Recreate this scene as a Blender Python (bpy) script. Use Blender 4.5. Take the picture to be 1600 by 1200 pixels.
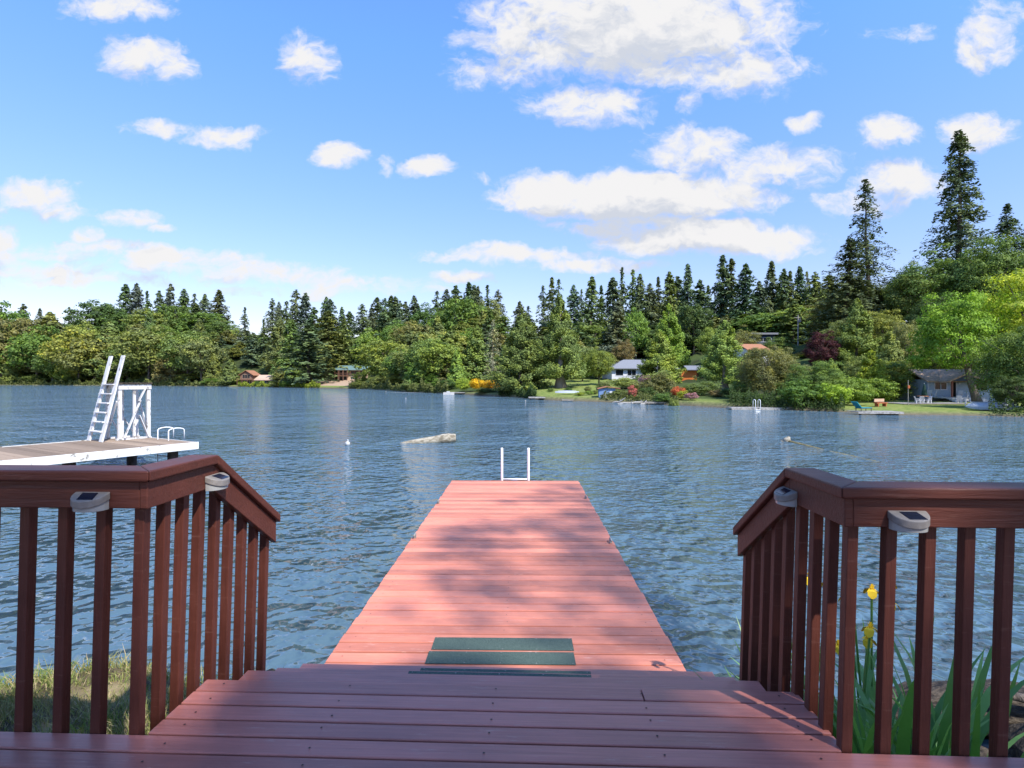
import bpy, math, random
import numpy as np
from mathutils import Vector, Matrix
R_ = math.radians
scene = bpy.context.scene
for o in list(bpy.data.objects): bpy.data.objects.remove(o)
# ------------------------------------------------------------------ camera
EYE = 2.7; F = 850.0; Y0 = 595.0           # eye height over the water, focal length in px of a 1600 px wide frame
cam_d = bpy.data.cameras.new('camera'); cam = bpy.data.objects.new('camera', cam_d)
scene.collection.objects.link(cam); scene.camera = cam
cam.location = (0, 0, EYE); cam.rotation_euler = (R_(90), 0, 0)
cam_d.sensor_width = 36; cam_d.lens = 36*F/1600; cam_d.shift_y = -5/1600
cam_d.clip_start = 0.05; cam_d.clip_end = 6000
# ------------------------------------------------------------------ light
SUN_EL = R_(50); SUN_AZ = R_(140)          # azimuth clockwise from +Y: behind the camera to the right
SUN = Vector((math.sin(SUN_AZ)*math.cos(SUN_EL), math.cos(SUN_AZ)*math.cos(SUN_EL), math.sin(SUN_EL)))
sl = bpy.data.lights.new('sun', 'SUN'); sl.energy = 4.0; sl.angle = R_(0.8); sl.color = (1, .95, .87)
so = bpy.data.objects.new('sun', sl); scene.collection.objects.link(so)
so.rotation_euler = SUN.to_track_quat('Z', 'Y').to_euler(); so.location = (30, -30, 60)
scene.view_settings.view_transform = 'Standard'; scene.view_settings.look = 'None'
scene.view_settings.exposure = 0.9; scene.view_settings.gamma = 1

class NT:
    """small helper to write node trees"""
    def __init__(s, tree): s.t = tree; s.n = tree.nodes; s.l = tree.links
    def new(s, typ, **kw):
        n = s.n.new(typ)
        for k, v in kw.items(): setattr(n, k, v)
        return n
    def put(s, inp, v):
        if v is None: return
        if isinstance(v, bpy.types.NodeSocket): s.l.new(v, inp)
        else: inp.default_value = v
    def math(s, op, a, b=None, c=None, clamp=False):
        n = s.new('ShaderNodeMath', operation=op, use_clamp=clamp)
        for i, v in enumerate((a, b, c)): s.put(n.inputs[i], v)
        return n.outputs[0]
    def vec(s, op, a, b=None, c=None, out=0):
        n = s.new('ShaderNodeVectorMath', operation=op)
        for i, v in enumerate((a, b, c)):
            if v is not None: s.put(n.inputs[i], v)
        return n.outputs[out]
    def noise(s, v, scale, detail=3, rough=.5, dist=0, out=0):
        n = s.new('ShaderNodeTexNoise'); s.put(n.inputs['Vector'], v); n.inputs['Scale'].default_value = scale
        n.inputs['Detail'].default_value = detail; n.inputs['Roughness'].default_value = rough; n.inputs['Distortion'].default_value = dist
        return n.outputs[out]
    def mix(s, f, a, b, typ='MIX'):
        n = s.new('ShaderNodeMix', data_type='RGBA', blend_type=typ)
        s.put(n.inputs[0], f); s.put(n.inputs[6], a); s.put(n.inputs[7], b); return n.outputs[2]
    def ramp(s, f, a, b, lo=0., hi=1., smooth=True):
        n = s.new('ShaderNodeMapRange'); n.interpolation_type = 'SMOOTHSTEP' if smooth else 'LINEAR'
        s.put(n.inputs[0], f)
        for i, v in enumerate((a, b, lo, hi)): n.inputs[i+1].default_value = v
        return n.outputs[0]
def c4(c): return (c[0], c[1], c[2], 1)

# ------------------------------------------------------------------ sky with clouds (by world direction)
world = bpy.data.worlds.new('World'); scene.world = world; world.use_nodes = True
W = NT(world.node_tree); W.n.clear()
sky = W.new('ShaderNodeTexSky', sky_type='NISHITA'); sky.sun_disc = False
sky.sun_elevation = SUN_EL; sky.sun_rotation = SUN_AZ; sky.altitude = 0; sky.air_density = 1.0; sky.dust_density = 0.3; sky.ozone_density = 2.5
tc = W.new('ShaderNodeTexCoord'); d = tc.outputs['Generated']
sp = W.new('ShaderNodeSeparateXYZ'); W.l.new(d, sp.inputs[0])
yy = W.math('MAXIMUM', sp.outputs[1], 0.02)
cb = W.new('ShaderNodeCombineXYZ'); W.put(cb.inputs[0], W.math('DIVIDE', sp.outputs[0], yy)); W.put(cb.inputs[1], W.math('DIVIDE', sp.outputs[2], yy))
pl = cb.outputs[0]
front = W.ramp(sp.outputs[1], 0.1, 0.3)
CL = [(1000,38,225,88,1.35),(815,60,85,75,.9),(1150,105,115,42,.9),(770,112,70,24,.6),(925,162,100,32,1),(860,20,90,50,.8),(225,88,62,36,1),(265,105,40,24,.8),(185,75,25,22,.5),
 (468,85,36,34,.9),(495,108,36,34,.9),(255,200,52,14,.75),(345,210,66,17,.9),(530,244,42,22,1),(608,256,16,12,.5),(668,258,38,19,1),(1085,230,85,34,1),(1200,262,100,34,.8),
 (1255,195,26,16,.8),(1388,208,46,28,1),(1530,205,58,32,1),(1540,62,52,36,1),(1520,85,36,22,.7),(1400,55,46,13,.45),(1085,158,22,16,.5),(1395,290,75,36,.95),(1350,318,66,20,.8),
 (890,304,115,34,1.4),(1000,306,190,40,1.7),(1110,372,170,28,1.5),(1000,350,120,22,.9),(1205,312,30,18,.7),(790,397,135,15,1),(920,413,95,13,.9),(720,432,48,11,.8),
 (50,305,76,26,1),(90,330,50,14,.7),(198,342,46,14,.9),(250,356,20,6,.5),(135,370,27,13,.9),(5,375,32,24,.9),(150,388,110,12,.8),(260,400,130,18,.9),(420,428,130,17,.8),(60,425,100,17,.8),(30,412,30,12,.6),
 (190,8,90,26,.85),(300,417,230,12,.6),(140,441,190,11,.5),(500,456,210,8,.42),(80,400,140,10,.6),(560,445,110,14,.55),(740,135,30,8,.3),(110,385,60,8,.4),(1560,20,60,14,.3),(745,272,16,8,.35),(1230,385,60,10,.5),(-120,120,90,40,1),(-200,330,160,30,1),(1800,160,130,50,1),(1760,350,140,24,1),(900,-90,300,50,.9),(300,-80,120,40,.8)]
def cloud_group():
    g = bpy.data.node_groups.new('cloud_mask', 'ShaderNodeTree')
    g.interface.new_socket('P', in_out='INPUT', socket_type='NodeSocketVector')
    g.interface.new_socket('M', in_out='OUTPUT', socket_type='NodeSocketFloat')
    G = NT(g); gi = G.new('NodeGroupInput'); go = G.new('NodeGroupOutput'); cur = -1.0
    for (x, y, rx, ry, s) in CL:
        cx = (x-800)/F; cy = (Y0-y)/F; ax = rx*1.15/F; ay = ry*1.15/F
        v = G.vec('MULTIPLY_ADD', gi.outputs[0], (1/ax, 1/ay, 0), (-cx/ax, -cy/ay, 0))
        r2 = G.vec('DOT_PRODUCT', v, v, out=1)
        m = G.math('MULTIPLY_ADD', r2, -s, s)
        cur = G.math('MAXIMUM', m, cur)
    G.l.new(cur, go.inputs[0]); return g
CG = cloud_group()
wv = W.vec('SUBTRACT', W.noise(pl, 9, 4, .6, out=1), (.5, .5, .5))
wv = W.vec('MULTIPLY', wv, (.09, .06, 0))
p1 = W.vec('ADD', pl, wv)
def dens(p):
    g = W.new('ShaderNodeGroup'); g.node_tree = CG; W.l.new(p, g.inputs[0])
    st = W.vec('MULTIPLY', p, (1, 1.5, 1))
    n = W.noise(st, 13, 7, .62, .25)
    n2 = W.noise(st, 44, 4, .6)
    a = W.math('MULTIPLY_ADD', W.math('SUBTRACT', n, .5), 2.7, g.outputs[0])
    return W.math('MULTIPLY_ADD', W.math('SUBTRACT', n2, .5), .95, a)
D1 = dens(p1)
D2 = dens(W.vec('ADD', p1, (0.012, .045, 0)))
alpha = W.math('MULTIPLY', W.ramp(D1, -.12, 1.0), front)
shade = W.ramp(W.math('SUBTRACT', D2, W.math('MULTIPLY', D1, .55)), -.05, 1.0)
# generic cloud cover outside the view, so that the light and reflections are those of the same kind of sky
gen = W.math('MULTIPLY', W.ramp(W.noise(d, 3.2, 6, .6), .56, .7), W.math('SUBTRACT', 1, front))
gen = W.math('MULTIPLY', gen, W.ramp(sp.outputs[2], 0.0, .1))
alpha = W.math('MAXIMUM', alpha, W.math('MULTIPLY', gen, .8))
ccol = W.mix(shade, (6.5, 6.45, 6.5, 1), (4.6, 4.9, 5.55, 1))
# the photograph's saturated azure: hue kept, saturation raised
hs = W.new('ShaderNodeHueSaturation'); W.l.new(sky.outputs[0], hs.inputs['Color']); hs.inputs['Saturation'].default_value = .93; hs.inputs['Value'].default_value = 1.28
el = W.ramp(sp.outputs[2], 0.02, .52, smooth=False)
scol = W.mix(1, hs.outputs[0], W.mix(el, (1.12, .87, .84, 1), (1.0, 1.48, 2.12, 1)), 'MULTIPLY')
col = W.mix(alpha, scol, ccol)
bg = W.new('ShaderNodeBackground'); W.l.new(col, bg.inputs[0]); bg.inputs[1].default_value = 0.075
wo = W.new('ShaderNodeOutputWorld'); W.l.new(bg.outputs[0], wo.inputs[0])

# ------------------------------------------------------------------ materials
def mat(name, build):
    m = bpy.data.materials.new(name); m.use_nodes = True; N = NT(m.node_tree); N.n.clear()
    out = N.new('ShaderNodeOutputMaterial'); sh = build(N); N.l.new(sh, out.inputs[0]); return m
def principled(N, col, rough=.6, spec=.5, bump=None, metal=0, bd=.01, bs=.5):
    p = N.new('ShaderNodeBsdfPrincipled'); N.put(p.inputs['Base Color'], col if isinstance(col, bpy.types.NodeSocket) else c4(col))
    N.put(p.inputs['Roughness'], rough); p.inputs['Specular IOR Level'].default_value = spec; p.inputs['Metallic'].default_value = metal
    if bump is not None:
        b = N.new('ShaderNodeBump'); b.inputs['Distance'].default_value = bd; b.inputs['Strength'].default_value = bs
        N.l.new(bump, b.inputs['Height']); N.l.new(b.outputs[0], p.inputs['Normal'])
    return p.outputs[0]
def objco(N): return N.new('ShaderNodeTexCoord').outputs['Object']
def island(N): return N.new('ShaderNodeNewGeometry').outputs['Random Per Island']
def painted_wood(name, base, var=.3, rough=.38, grain=(1, 40, 40), wear=None, wear_amt=.5, bs=.35, spec=.5):
    def b(N):
        co = N.vec('ADD', objco(N), N.new('ShaderNodeCombineXYZ').outputs[0])
        isl = island(N)
        cx = N.new('ShaderNodeCombineXYZ'); N.put(cx.inputs[0], N.math('MULTIPLY', isl, 37)); N.put(cx.inputs[2], N.math('MULTIPLY', isl, 11))
        co = N.vec('ADD', objco(N), cx.outputs[0])
        g = N.noise(N.vec('MULTIPLY', co, grain), 2.2, 5, .65, .6)
        blot = N.noise(N.vec('MULTIPLY', co, (1.2, 3, 3)), 2.0, 4, .6)
        v = N.math('MULTIPLY_ADD', isl, var, 1-var/2)
        v = N.math('MULTIPLY', v, N.math('MULTIPLY_ADD', g, .7, .64))
        v = N.math('MULTIPLY', v, N.math('MULTIPLY_ADD', blot, .8, .6))
        c = N.vec('SCALE', base, None); 
        sc = c.node; N.put(sc.inputs['Scale'], v); col = sc.outputs[0]
        if wear:
            w = N.noise(N.vec('MULTIPLY', co, (2.5, 22, 22)), 3.0, 6, .72)
            w = N.math('MULTIPLY', N.ramp(w, .58, .7), wear_amt)
            col = N.mix(w, col, c4(wear))
        r = N.math('MULTIPLY_ADD', blot, .3, rough-.15)
        return principled(N, col, r, spec, g, bd=.003, bs=bs)
    return mat(name, b)
def noisy(name, a, b_, scale=4, rough=.8, lo=.35, hi=.65, bs=.4, bd=.02, detail=6, spec=.3, stretch=(1,1,1), metal=0):
    def b(N):
        co = N.vec('MULTIPLY', objco(N), stretch); n = N.noise(co, scale, detail, .62)
        return principled(N, N.mix(N.ramp(n, lo, hi), c4(a), c4(b_)), rough, spec, n, bd=bd, bs=bs, metal=metal)
    return mat(name, b)
M = {}
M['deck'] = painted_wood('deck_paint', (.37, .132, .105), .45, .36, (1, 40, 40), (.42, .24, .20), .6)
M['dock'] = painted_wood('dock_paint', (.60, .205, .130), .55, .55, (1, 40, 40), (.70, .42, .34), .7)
M['rail'] = painted_wood('rail_paint', (.092, .027, .018), .25, .45, (30, 30, 2), (.2, .1, .08), .35, .9, spec=.3)
M['railh'] = painted_wood('rail_board_paint', (.10, .030, .020), .25, .45, (2, 30, 30), (.22, .11, .08), .35, 1.0, spec=.3)
M['under'] = noisy('framing_timber', (.05, .02, .017), (.08, .03, .025), 6)
M['mat'] = noisy('grit_strip', (.035, .060, .050), (.085, .12, .10), 160, .8, .4, .6, .8, .003)
M['screw'] = noisy('screw_head', (.02, .015, .013), (.06, .03, .025), 90, .5)
M['white'] = noisy('white_enamel', (.78, .79, .8), (.62, .63, .64), 14, .35, .45, .8, .1)
M['metalw'] = noisy('pale_metal', (.62, .66, .72), (.45, .5, .55), 30, .35, .4, .8, .1)
M['flake'] = noisy('flaking_white_paint', (.22, .20, .18), (.60, .60, .60), 9, .75, .33, .46, .6, .01, 8, stretch=(1, 1, .6))
M['flakeh'] = noisy('fascia_white_paint', (.22, .20, .17), (.66, .66, .64), 5, .75, .33, .43, .6, .01, 8)
def old_boards(N):
    isl = island(N); co = N.vec('MULTIPLY', objco(N), (3, 3, 3)); n = N.noise(co, 5, 6, .65)
    c = N.mix(n, (.17, .12, .085, 1), (.33, .25, .18, 1)); s = N.vec('SCALE', c); N.put(s.node.inputs['Scale'], N.math('MULTIPLY_ADD', isl, .6, .7))
    return principled(N, s, .85, .2, n, bs=.5)
M['oldwood'] = mat('weathered_boards', old_boards)
M['greywood'] = noisy('grey_timber', (.20, .19, .175), (.36, .35, .33), 5, .85)
M['palewood'] = noisy('pale_timber', (.42, .40, .37), (.66, .63, .60), 5, .85)
M['darkwood'] = noisy('dark_timber', (.05, .04, .035), (.10, .08, .07), 6)
M['log'] = noisy('bleached_log', (.17, .145, .10), (.40, .36, .28), 4, .8, .38, .60, .5, .02, 8, stretch=(1, 2.5, 2.5))
M['wetlog'] = noisy('wet_log', (.09, .08, .03), (.24, .19, .07), 3, .6, .3, .7, .6, .04, stretch=(1, 3, 3))
M['bark'] = noisy('bark', (.07, .055, .045), (.17, .14, .115), 5, .9, .3, .7, 1, .08, stretch=(3, 3, .6))
M['barkg'] = noisy('grey_bark', (.15, .13, .11), (.30, .27, .24), 5, .9, .3, .7, 1, .08, stretch=(3, 3, .6))
M['stump'] = noisy('rotten_log', (.018, .014, .012), (.11, .085, .06), 9, .7, .35, .7, 1, .05, 8, stretch=(1, 3, 3))
M['panel'] = mat('solar_cell', lambda N: principled(N, N.mix(N.math('GREATER_THAN', N.math('FRACT', N.math('MULTIPLY', N.new('ShaderNodeSeparateXYZ').outputs[0], 60)), .9), (.012, .016, .03, 1), (.05, .055, .07, 1)), .18, .6))
M['lamph'] = noisy('lamp_housing', (.17, .155, .145), (.22, .20, .185), 40, .45, .3, .7, .1)
M['lens'] = mat('lamp_lens', lambda N: principled(N, (.30, .30, .29), .12, .7))
def leafmat(name, trans=.35, sat=.3):
    def b(N):
        oi = N.new('ShaderNodeObjectInfo'); isl = island(N)
        n = N.noise(N.vec('ADD', objco(N), oi.outputs['Location']), 7, 3, .6)
        k = N.math('MULTIPLY', N.math('MULTIPLY_ADD', isl, .75, .62), N.math('MULTIPLY_ADD', n, .9, .55))
        warm = N.mix(N.ramp(n, .35, .7), oi.outputs['Color'], N.mix(1, oi.outputs['Color'], (1.25, 1.1, .6, 1), 'MULTIPLY'))
        s = N.vec('SCALE', warm); N.put(s.node.inputs['Scale'], k)
        p = principled(N, s, .62, .22)
        t = N.new('ShaderNodeBsdfTranslucent'); N.l.new(N.mix(1, s, (1.05, 1.1, .6, 1), 'MULTIPLY'), t.inputs[0])
        m = N.new('ShaderNodeMixShader'); m.inputs[0].default_value = trans; N.l.new(p, m.inputs[1]); N.l.new(t.outputs[0], m.inputs[2])
        return m.outputs[0]
    return mat(name, b)
M['leaf'] = leafmat('leaves', .35)
M['needle'] = leafmat('needles', .12)
M['petal'] = leafmat('petals', .25)
def iris(N):
    n = N.noise(N.vec('MULTIPLY', objco(N), (60, 60, 3)), 2, 3); isl = island(N)
    c = N.mix(N.math('MULTIPLY_ADD', isl, .8, N.math('MULTIPLY', n, .2)), (.09, .20, .05, 1), (.24, .42, .13, 1))
    p = principled(N, c, .4, .4); t = N.new('ShaderNodeBsdfTranslucent'); N.l.new(N.mix(1, c, (1.3, 1.5, .6, 1), 'MULTIPLY'), t.inputs[0])
    m = N.new('ShaderNodeMixShader'); m.inputs[0].default_value = .35; N.l.new(p, m.inputs[1]); N.l.new(t.outputs[0], m.inputs[2]); return m.outputs[0]
M['iris'] = mat('iris_blade', iris)
M['yellow'] = mat('iris_petal', lambda N: principled(N, (.85, .55, .02), .6, .3))
def grassm(N):
    isl = island(N); n = N.noise(objco(N), 1.6, 4, .6)
    f = N.math('ADD', N.math('MULTIPLY', isl, .6), N.math('MULTIPLY', N.ramp(n, .38, .62), .5))
    c = N.mix(f, (.36, .30, .12, 1), (.14, .24, .04, 1)); c = N.mix(N.math('GREATER_THAN', isl, .8), c, (.50, .40, .22, 1))
    p = principled(N, c, .6, .3); t = N.new('ShaderNodeBsdfTranslucent'); N.l.new(c, t.inputs[0])
    m = N.new('ShaderNodeMixShader'); m.inputs[0].default_value = .3; N.l.new(p, m.inputs[1]); N.l.new(t.outputs[0], m.inputs[2]); return m.outputs[0]
M['grass'] = mat('grass_blades', grassm)
M['soil'] = noisy('bank_soil', (.05, .036, .022), (.24, .19, .10), 5, .95, .35, .65, .8, .03, 8)
def terrain(N):
    co = objco(N); n = N.noise(co, .12, 6, .6); n2 = N.noise(co, 2.2, 5, .65)
    v = N.new('ShaderNodeVertexColor'); v.layer_name = 'zone'; s = N.new('ShaderNodeSeparateColor'); N.l.new(v.outputs[0], s.inputs[0])
    lawn = N.mix(N.ramp(n2, .35, .65), (.11, .165, .035, 1), (.23, .25, .075, 1)); wood = N.mix(N.ramp(n, .4, .6), (.035, .045, .018, 1), (.06, .085, .025, 1))
    dirt = N.mix(n2, (.30, .20, .13, 1), (.46, .34, .24, 1)); edge = N.mix(n2, (.06, .05, .03, 1), (.20, .17, .12, 1))
    c = N.mix(s.outputs[0], wood, lawn); c = N.mix(s.outputs[1], c, dirt); c = N.mix(s.outputs[2], c, edge)
    return principled(N, c, .95, .1, n2, bd=.2, bs=.5)
M['terrain'] = mat('lakeside_ground', terrain)
def water(N):
    g = bpy.data.node_groups.new('wave_height', 'ShaderNodeTree')
    g.interface.new_socket('P', in_out='INPUT', socket_type='NodeSocketVector'); g.interface.new_socket('H', in_out='OUTPUT', socket_type='NodeSocketFloat')
    G = NT(g); gi = G.new('NodeGroupInput'); go = G.new('NodeGroupOutput')
    rot = G.new('ShaderNodeVectorRotate', rotation_type='Z_AXIS'); G.l.new(gi.outputs[0], rot.inputs[0]); rot.inputs['Angle'].default_value = R_(14); q = rot.outputs[0]
    h = None
    for sc_, am, ax_, ds in ((2.8, .36, .9, .5), (7.5, .13, .9, .3), (.95, .34, .95, .3), (.38, .6, 1, .2), (.15, 1.2, .9, 0), (.05, 2.2, 1, 0)):
        t_ = G.math('MULTIPLY', G.noise(G.vec('MULTIPLY', q, (ax_, 1, 1)), sc_, 1, .5, ds), am)
        h = t_ if h is None else G.math('ADD', h, t_)
    G.l.new(h, go.inputs[0])
    co = objco(N); e = .03; H = []
    for off in ((0, 0, 0), (e, 0, 0), (0, e, 0)):
        n = N.new('ShaderNodeGroup'); n.node_tree = g; N.l.new(N.vec('ADD', co, off), n.inputs[0]); H.append(n.outputs[0])
    patch = N.math('MULTIPLY_ADD', N.noise(N.vec('MULTIPLY', co, (.25, 1, 1)), .06, 3, .5), 1.7, .15)
    k = N.math('MULTIPLY', patch, -1/e)
    cb = N.new('ShaderNodeCombineXYZ'); lim = lambda q: N.math('MAXIMUM', N.math('MINIMUM', q, .6), -.6); N.put(cb.inputs[0], lim(N.math('MULTIPLY', N.math('SUBTRACT', H[1], H[0]), k))); N.put(cb.inputs[1], lim(N.math('MULTIPLY', N.math('SUBTRACT', H[2], H[0]), k))); cb.inputs[2].default_value = 1
    nn = N.vec('NORMALIZE', cb.outputs[0])
    p = N.new('ShaderNodeBsdfPrincipled'); p.inputs['Base Color'].default_value = (.070, .122, .155, 1)
    p.inputs['Roughness'].default_value = .05; p.inputs['IOR'].default_value = 1.7
    N.l.new(nn, p.inputs['Normal']); return p.outputs[0]
M['water'] = mat('lake_water', water)
def plain(name, c, rough=.7, var=.85, scale=6): M[name] = noisy(name, tuple(x*var for x in c), c, scale, rough, bs=.15)
plain('bluewall', (.40, .48, .55)); plain('whitewall', (.62, .63, .66)); plain('bluepaint', (.17, .27, .46)); plain('orangewall', (.62, .17, .035)); plain('redwall', (.20, .105, .07)); plain('tanwall', (.50, .36, .25))
plain('roofbrown', (.60, .42, .30), .9, .6, 3); plain('rooftan', (.50, .36, .27), .9, .8); plain('roofgreen', (.13, .21, .20), .6); plain('roofgrey', (.20, .21, .235), .8); plain('roofred', (.34, .16, .09), .9)
plain('teal', (.01, .20, .24)); plain('umbrella', (.015, .05, .03)); plain('rust', (.42, .12, .05)); plain('rock', (.6, .58, .55), .9, .6, 3); plain('navy', (.05, .07, .11)); plain('boatblue', (.36, .40, .45)); plain('concrete', (.28, .26, .23), .9, .6)
plain('redtrim', (.32, .12, .08)); plain('table', (.40, .17, .07)); plain('foam', (.45, .46, .47), .6)
M['glass'] = mat('window_glass', lambda N: principled(N, (.015, .02, .025), .12, .25))
M['dark'] = mat('dark_opening', lambda N: principled(N, (.012, .011, .01), .9, .1))

# ------------------------------------------------------------------ mesh helpers
class MB:
    def __init__(s): s.v = []; s.f = []
    def add(s, vs, fs):
        k = len(s.v); s.v += [tuple(x) for x in vs]; s.f += [tuple(i+k for i in f) for f in fs]; return s
    def box(s, c, size, rz=0, ry=0, rx=0):
        m = Matrix.Rotation(rz, 3, 'Z') @ Matrix.Rotation(ry, 3, 'Y') @ Matrix.Rotation(rx, 3, 'X'); hx, hy, hz = (q/2 for q in size)
        vs = [m @ Vector((x*hx, y*hy, z*hz)) + Vector(c) for x in (-1, 1) for y in (-1, 1) for z in (-1, 1)]
        return s.add(vs, [(0,1,3,2),(4,6,7,5),(0,4,5,1),(2,3,7,6),(0,2,6,4),(1,5,7,3)])
    def b2(s, x0, x1, y0, y1, z0, z1): return s.box(((x0+x1)/2, (y0+y1)/2, (z0+z1)/2), (x1-x0, y1-y0, z1-z0))
    def prism(s, poly, z0, z1):
        n = len(poly); z0 = z0 if callable(z0) else (lambda p, z=z0: z); z1 = z1 if callable(z1) else (lambda p, z=z1: z)
        vs = [(p[0], p[1], z0(p)) for p in poly] + [(p[0], p[1], z1(p)) for p in poly]
        return s.add(vs, [tuple(range(n))[::-1], tuple(range(n, 2*n))] + [(i, (i+1) % n, n+(i+1) % n, n+i) for i in range(n)])
    def beam(s, a, b, w, h, up=(0, 0, 1)):
        a = Vector(a); b = Vector(b); d_ = (b-a).normalized(); sd = d_.cross(Vector(up))
        if sd.length < 1e-4: sd = d_.cross(Vector((0, 1, 0)))
        sd.normalize(); u = sd.cross(d_); vs = []
        for p in (a, b):
            for x, y in ((-1,-1),(1,-1),(1,1),(-1,1)): vs.append(p + sd*x*w/2 + u*y*h/2)
        return s.add(vs, [(3,2,1,0),(4,5,6,7),(0,1,5,4),(1,2,6,5),(2,3,7,6),(3,0,4,7)])
    def tube(s, pts, r, n=8):
        pts = [Vector(p) for p in pts]; rs = r if isinstance(r, (list, tuple)) else [r]*len(pts); vs = []; ref = None
        for i, p in enumerate(pts):
            d_ = (pts[min(i+1, len(pts)-1)]-pts[max(i-1, 0)]).normalized()
            if ref is None: ref = Vector((0, 0, 1)) if abs(d_.z) < .9 else Vector((1, 0, 0))
            a = d_.cross(ref).normalized(); b = a.cross(d_).normalized(); ref = b
            for k in range(n):
                t = 2*math.pi*k/n; vs.append(p + a*math.cos(t)*rs[i] + b*math.sin(t)*rs[i])
        m = len(pts); fs = [(i*n+k, i*n+(k+1) % n, (i+1)*n+(k+1) % n, (i+1)*n+k) for i in range(m-1) for k in range(n)]
        return s.add(vs, fs + [tuple(range(n))[::-1], tuple(range((m-1)*n, m*n))])
    def build(s, name, m, parent=None, bevel=0, smooth=False, loc=None, rz=0):
        me = bpy.data.meshes.new(name); me.from_pydata(s.v, [], s.f); me.validate(); me.update()
        me.materials.append(m)
        if smooth: me.polygons.foreach_set('use_smooth', [True]*len(me.polygons))
        o = bpy.data.objects.new(name, me); scene.collection.objects.link(o)
        if parent: o.parent = parent
        if loc: o.location = loc
        o.rotation_euler.z = rz
        if bevel:
            b = o.modifiers.new('bevel', 'BEVEL'); b.width = bevel; b.segments = 2; b.limit_method = 'ANGLE'; b.angle_limit = R_(40)
        return o
def tag(o, label=None, cat=None, group=None, kind=None):
    if label: o['label'] = label
    if cat: o['category'] = cat
    if group: o['group'] = group
    if kind: o['kind'] = kind
    return o
def thing(name, label, cat, loc=(0, 0, 0), rz=0, group=None):
    o = bpy.data.objects.new(name, None); scene.collection.objects.link(o); o.empty_display_size = .2
    o.location = loc; o.rotation_euler.z = rz; return tag(o, label, cat, group)
def np_mesh(name, V, Q, m):
    me = bpy.data.meshes.new(name); V = np.asarray(V, np.float32); Q = np.asarray(Q, np.int32); k = Q.shape[1]
    me.vertices.add(len(V)); me.vertices.foreach_set('co', V.ravel()); me.loops.add(Q.size); me.loops.foreach_set('vertex_index', Q.ravel())
    me.polygons.add(len(Q)); me.polygons.foreach_set('loop_start', np.arange(0, Q.size, k, dtype=np.int32)); me.polygons.foreach_set('loop_total', np.full(len(Q), k, np.int32))
    me.update(calc_edges=True); me.materials.append(m); return me
def inst(name, me, parent=None, loc=(0, 0, 0), rz=0, scale=(1, 1, 1), color=None):
    o = bpy.data.objects.new(name, me); scene.collection.objects.link(o)
    if parent: o.parent = parent
    o.location = loc; o.rotation_euler.z = rz; o.scale = scale
    if color: o.color = c4(color)
    return o
def px(x, y, z):   # a point at height z over the water seen at photo pixel (x, y)
    t = (EYE-z)*F/(y-Y0); return ((x-800)/F*t, t, z)

# ------------------------------------------------------------------ lake, far ground
def lerp(tab, x):
    xs = [t[0] for t in tab]; ys = [t[1] for t in tab]; return np.interp(x, xs, ys)
SH = [(-900,200),(-400,330),(0,335),(200,300),(340,255),(420,225),(500,195),(575,172),(640,127),(700,112),(740,102),(800,90),(830,80),(850,75),(900,71),(950,67.5),(1000,64),(1080,57),(1140,53),(1200,50),(1280,47.5),(1340,45),(1400,42.5),(1500,41.5),(1600,40),(1800,36),(2400,24),(4000,12)]
SL1 = [(-900,.03),(500,.06),(980,.06),(1150,.05),(1300,.015),(1600,.015)]
LL = [(-900,12),(350,15),(500,50),(640,55),(1000,48),(1150,30),(1300,24),(1600,24),(2400,10)]
SL2 = [(-900,.4),(300,.44),(450,.30),(620,.2),(1000,.16),(1200,.2),(1400,.42),(1600,.5),(3000,.3)]
CAP = [(-900,36),(350,36),(450,22),(620,16),(1000,14),(1200,13),(1400,16),(3000,18)]
def ground(pxv, z):
    S = lerp(SH, pxv); dd = z-S; L = lerp(LL, pxv)
    h = lerp([(1150, .4), (1330, .2)], pxv) + lerp(SL1, pxv)*np.clip(dd, 0, L) + lerp(CAP, pxv)*np.tanh(lerp(SL2, pxv)*np.clip(dd-L, 0, None)/lerp(CAP, pxv))
    return np.where(dd < 0, -1.2, np.where(dd < 1.2, -.35+dd/1.2*.6, h))
def gz(pxv, z): return float(ground(np.array([pxv]), np.array([z]))[0])
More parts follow.
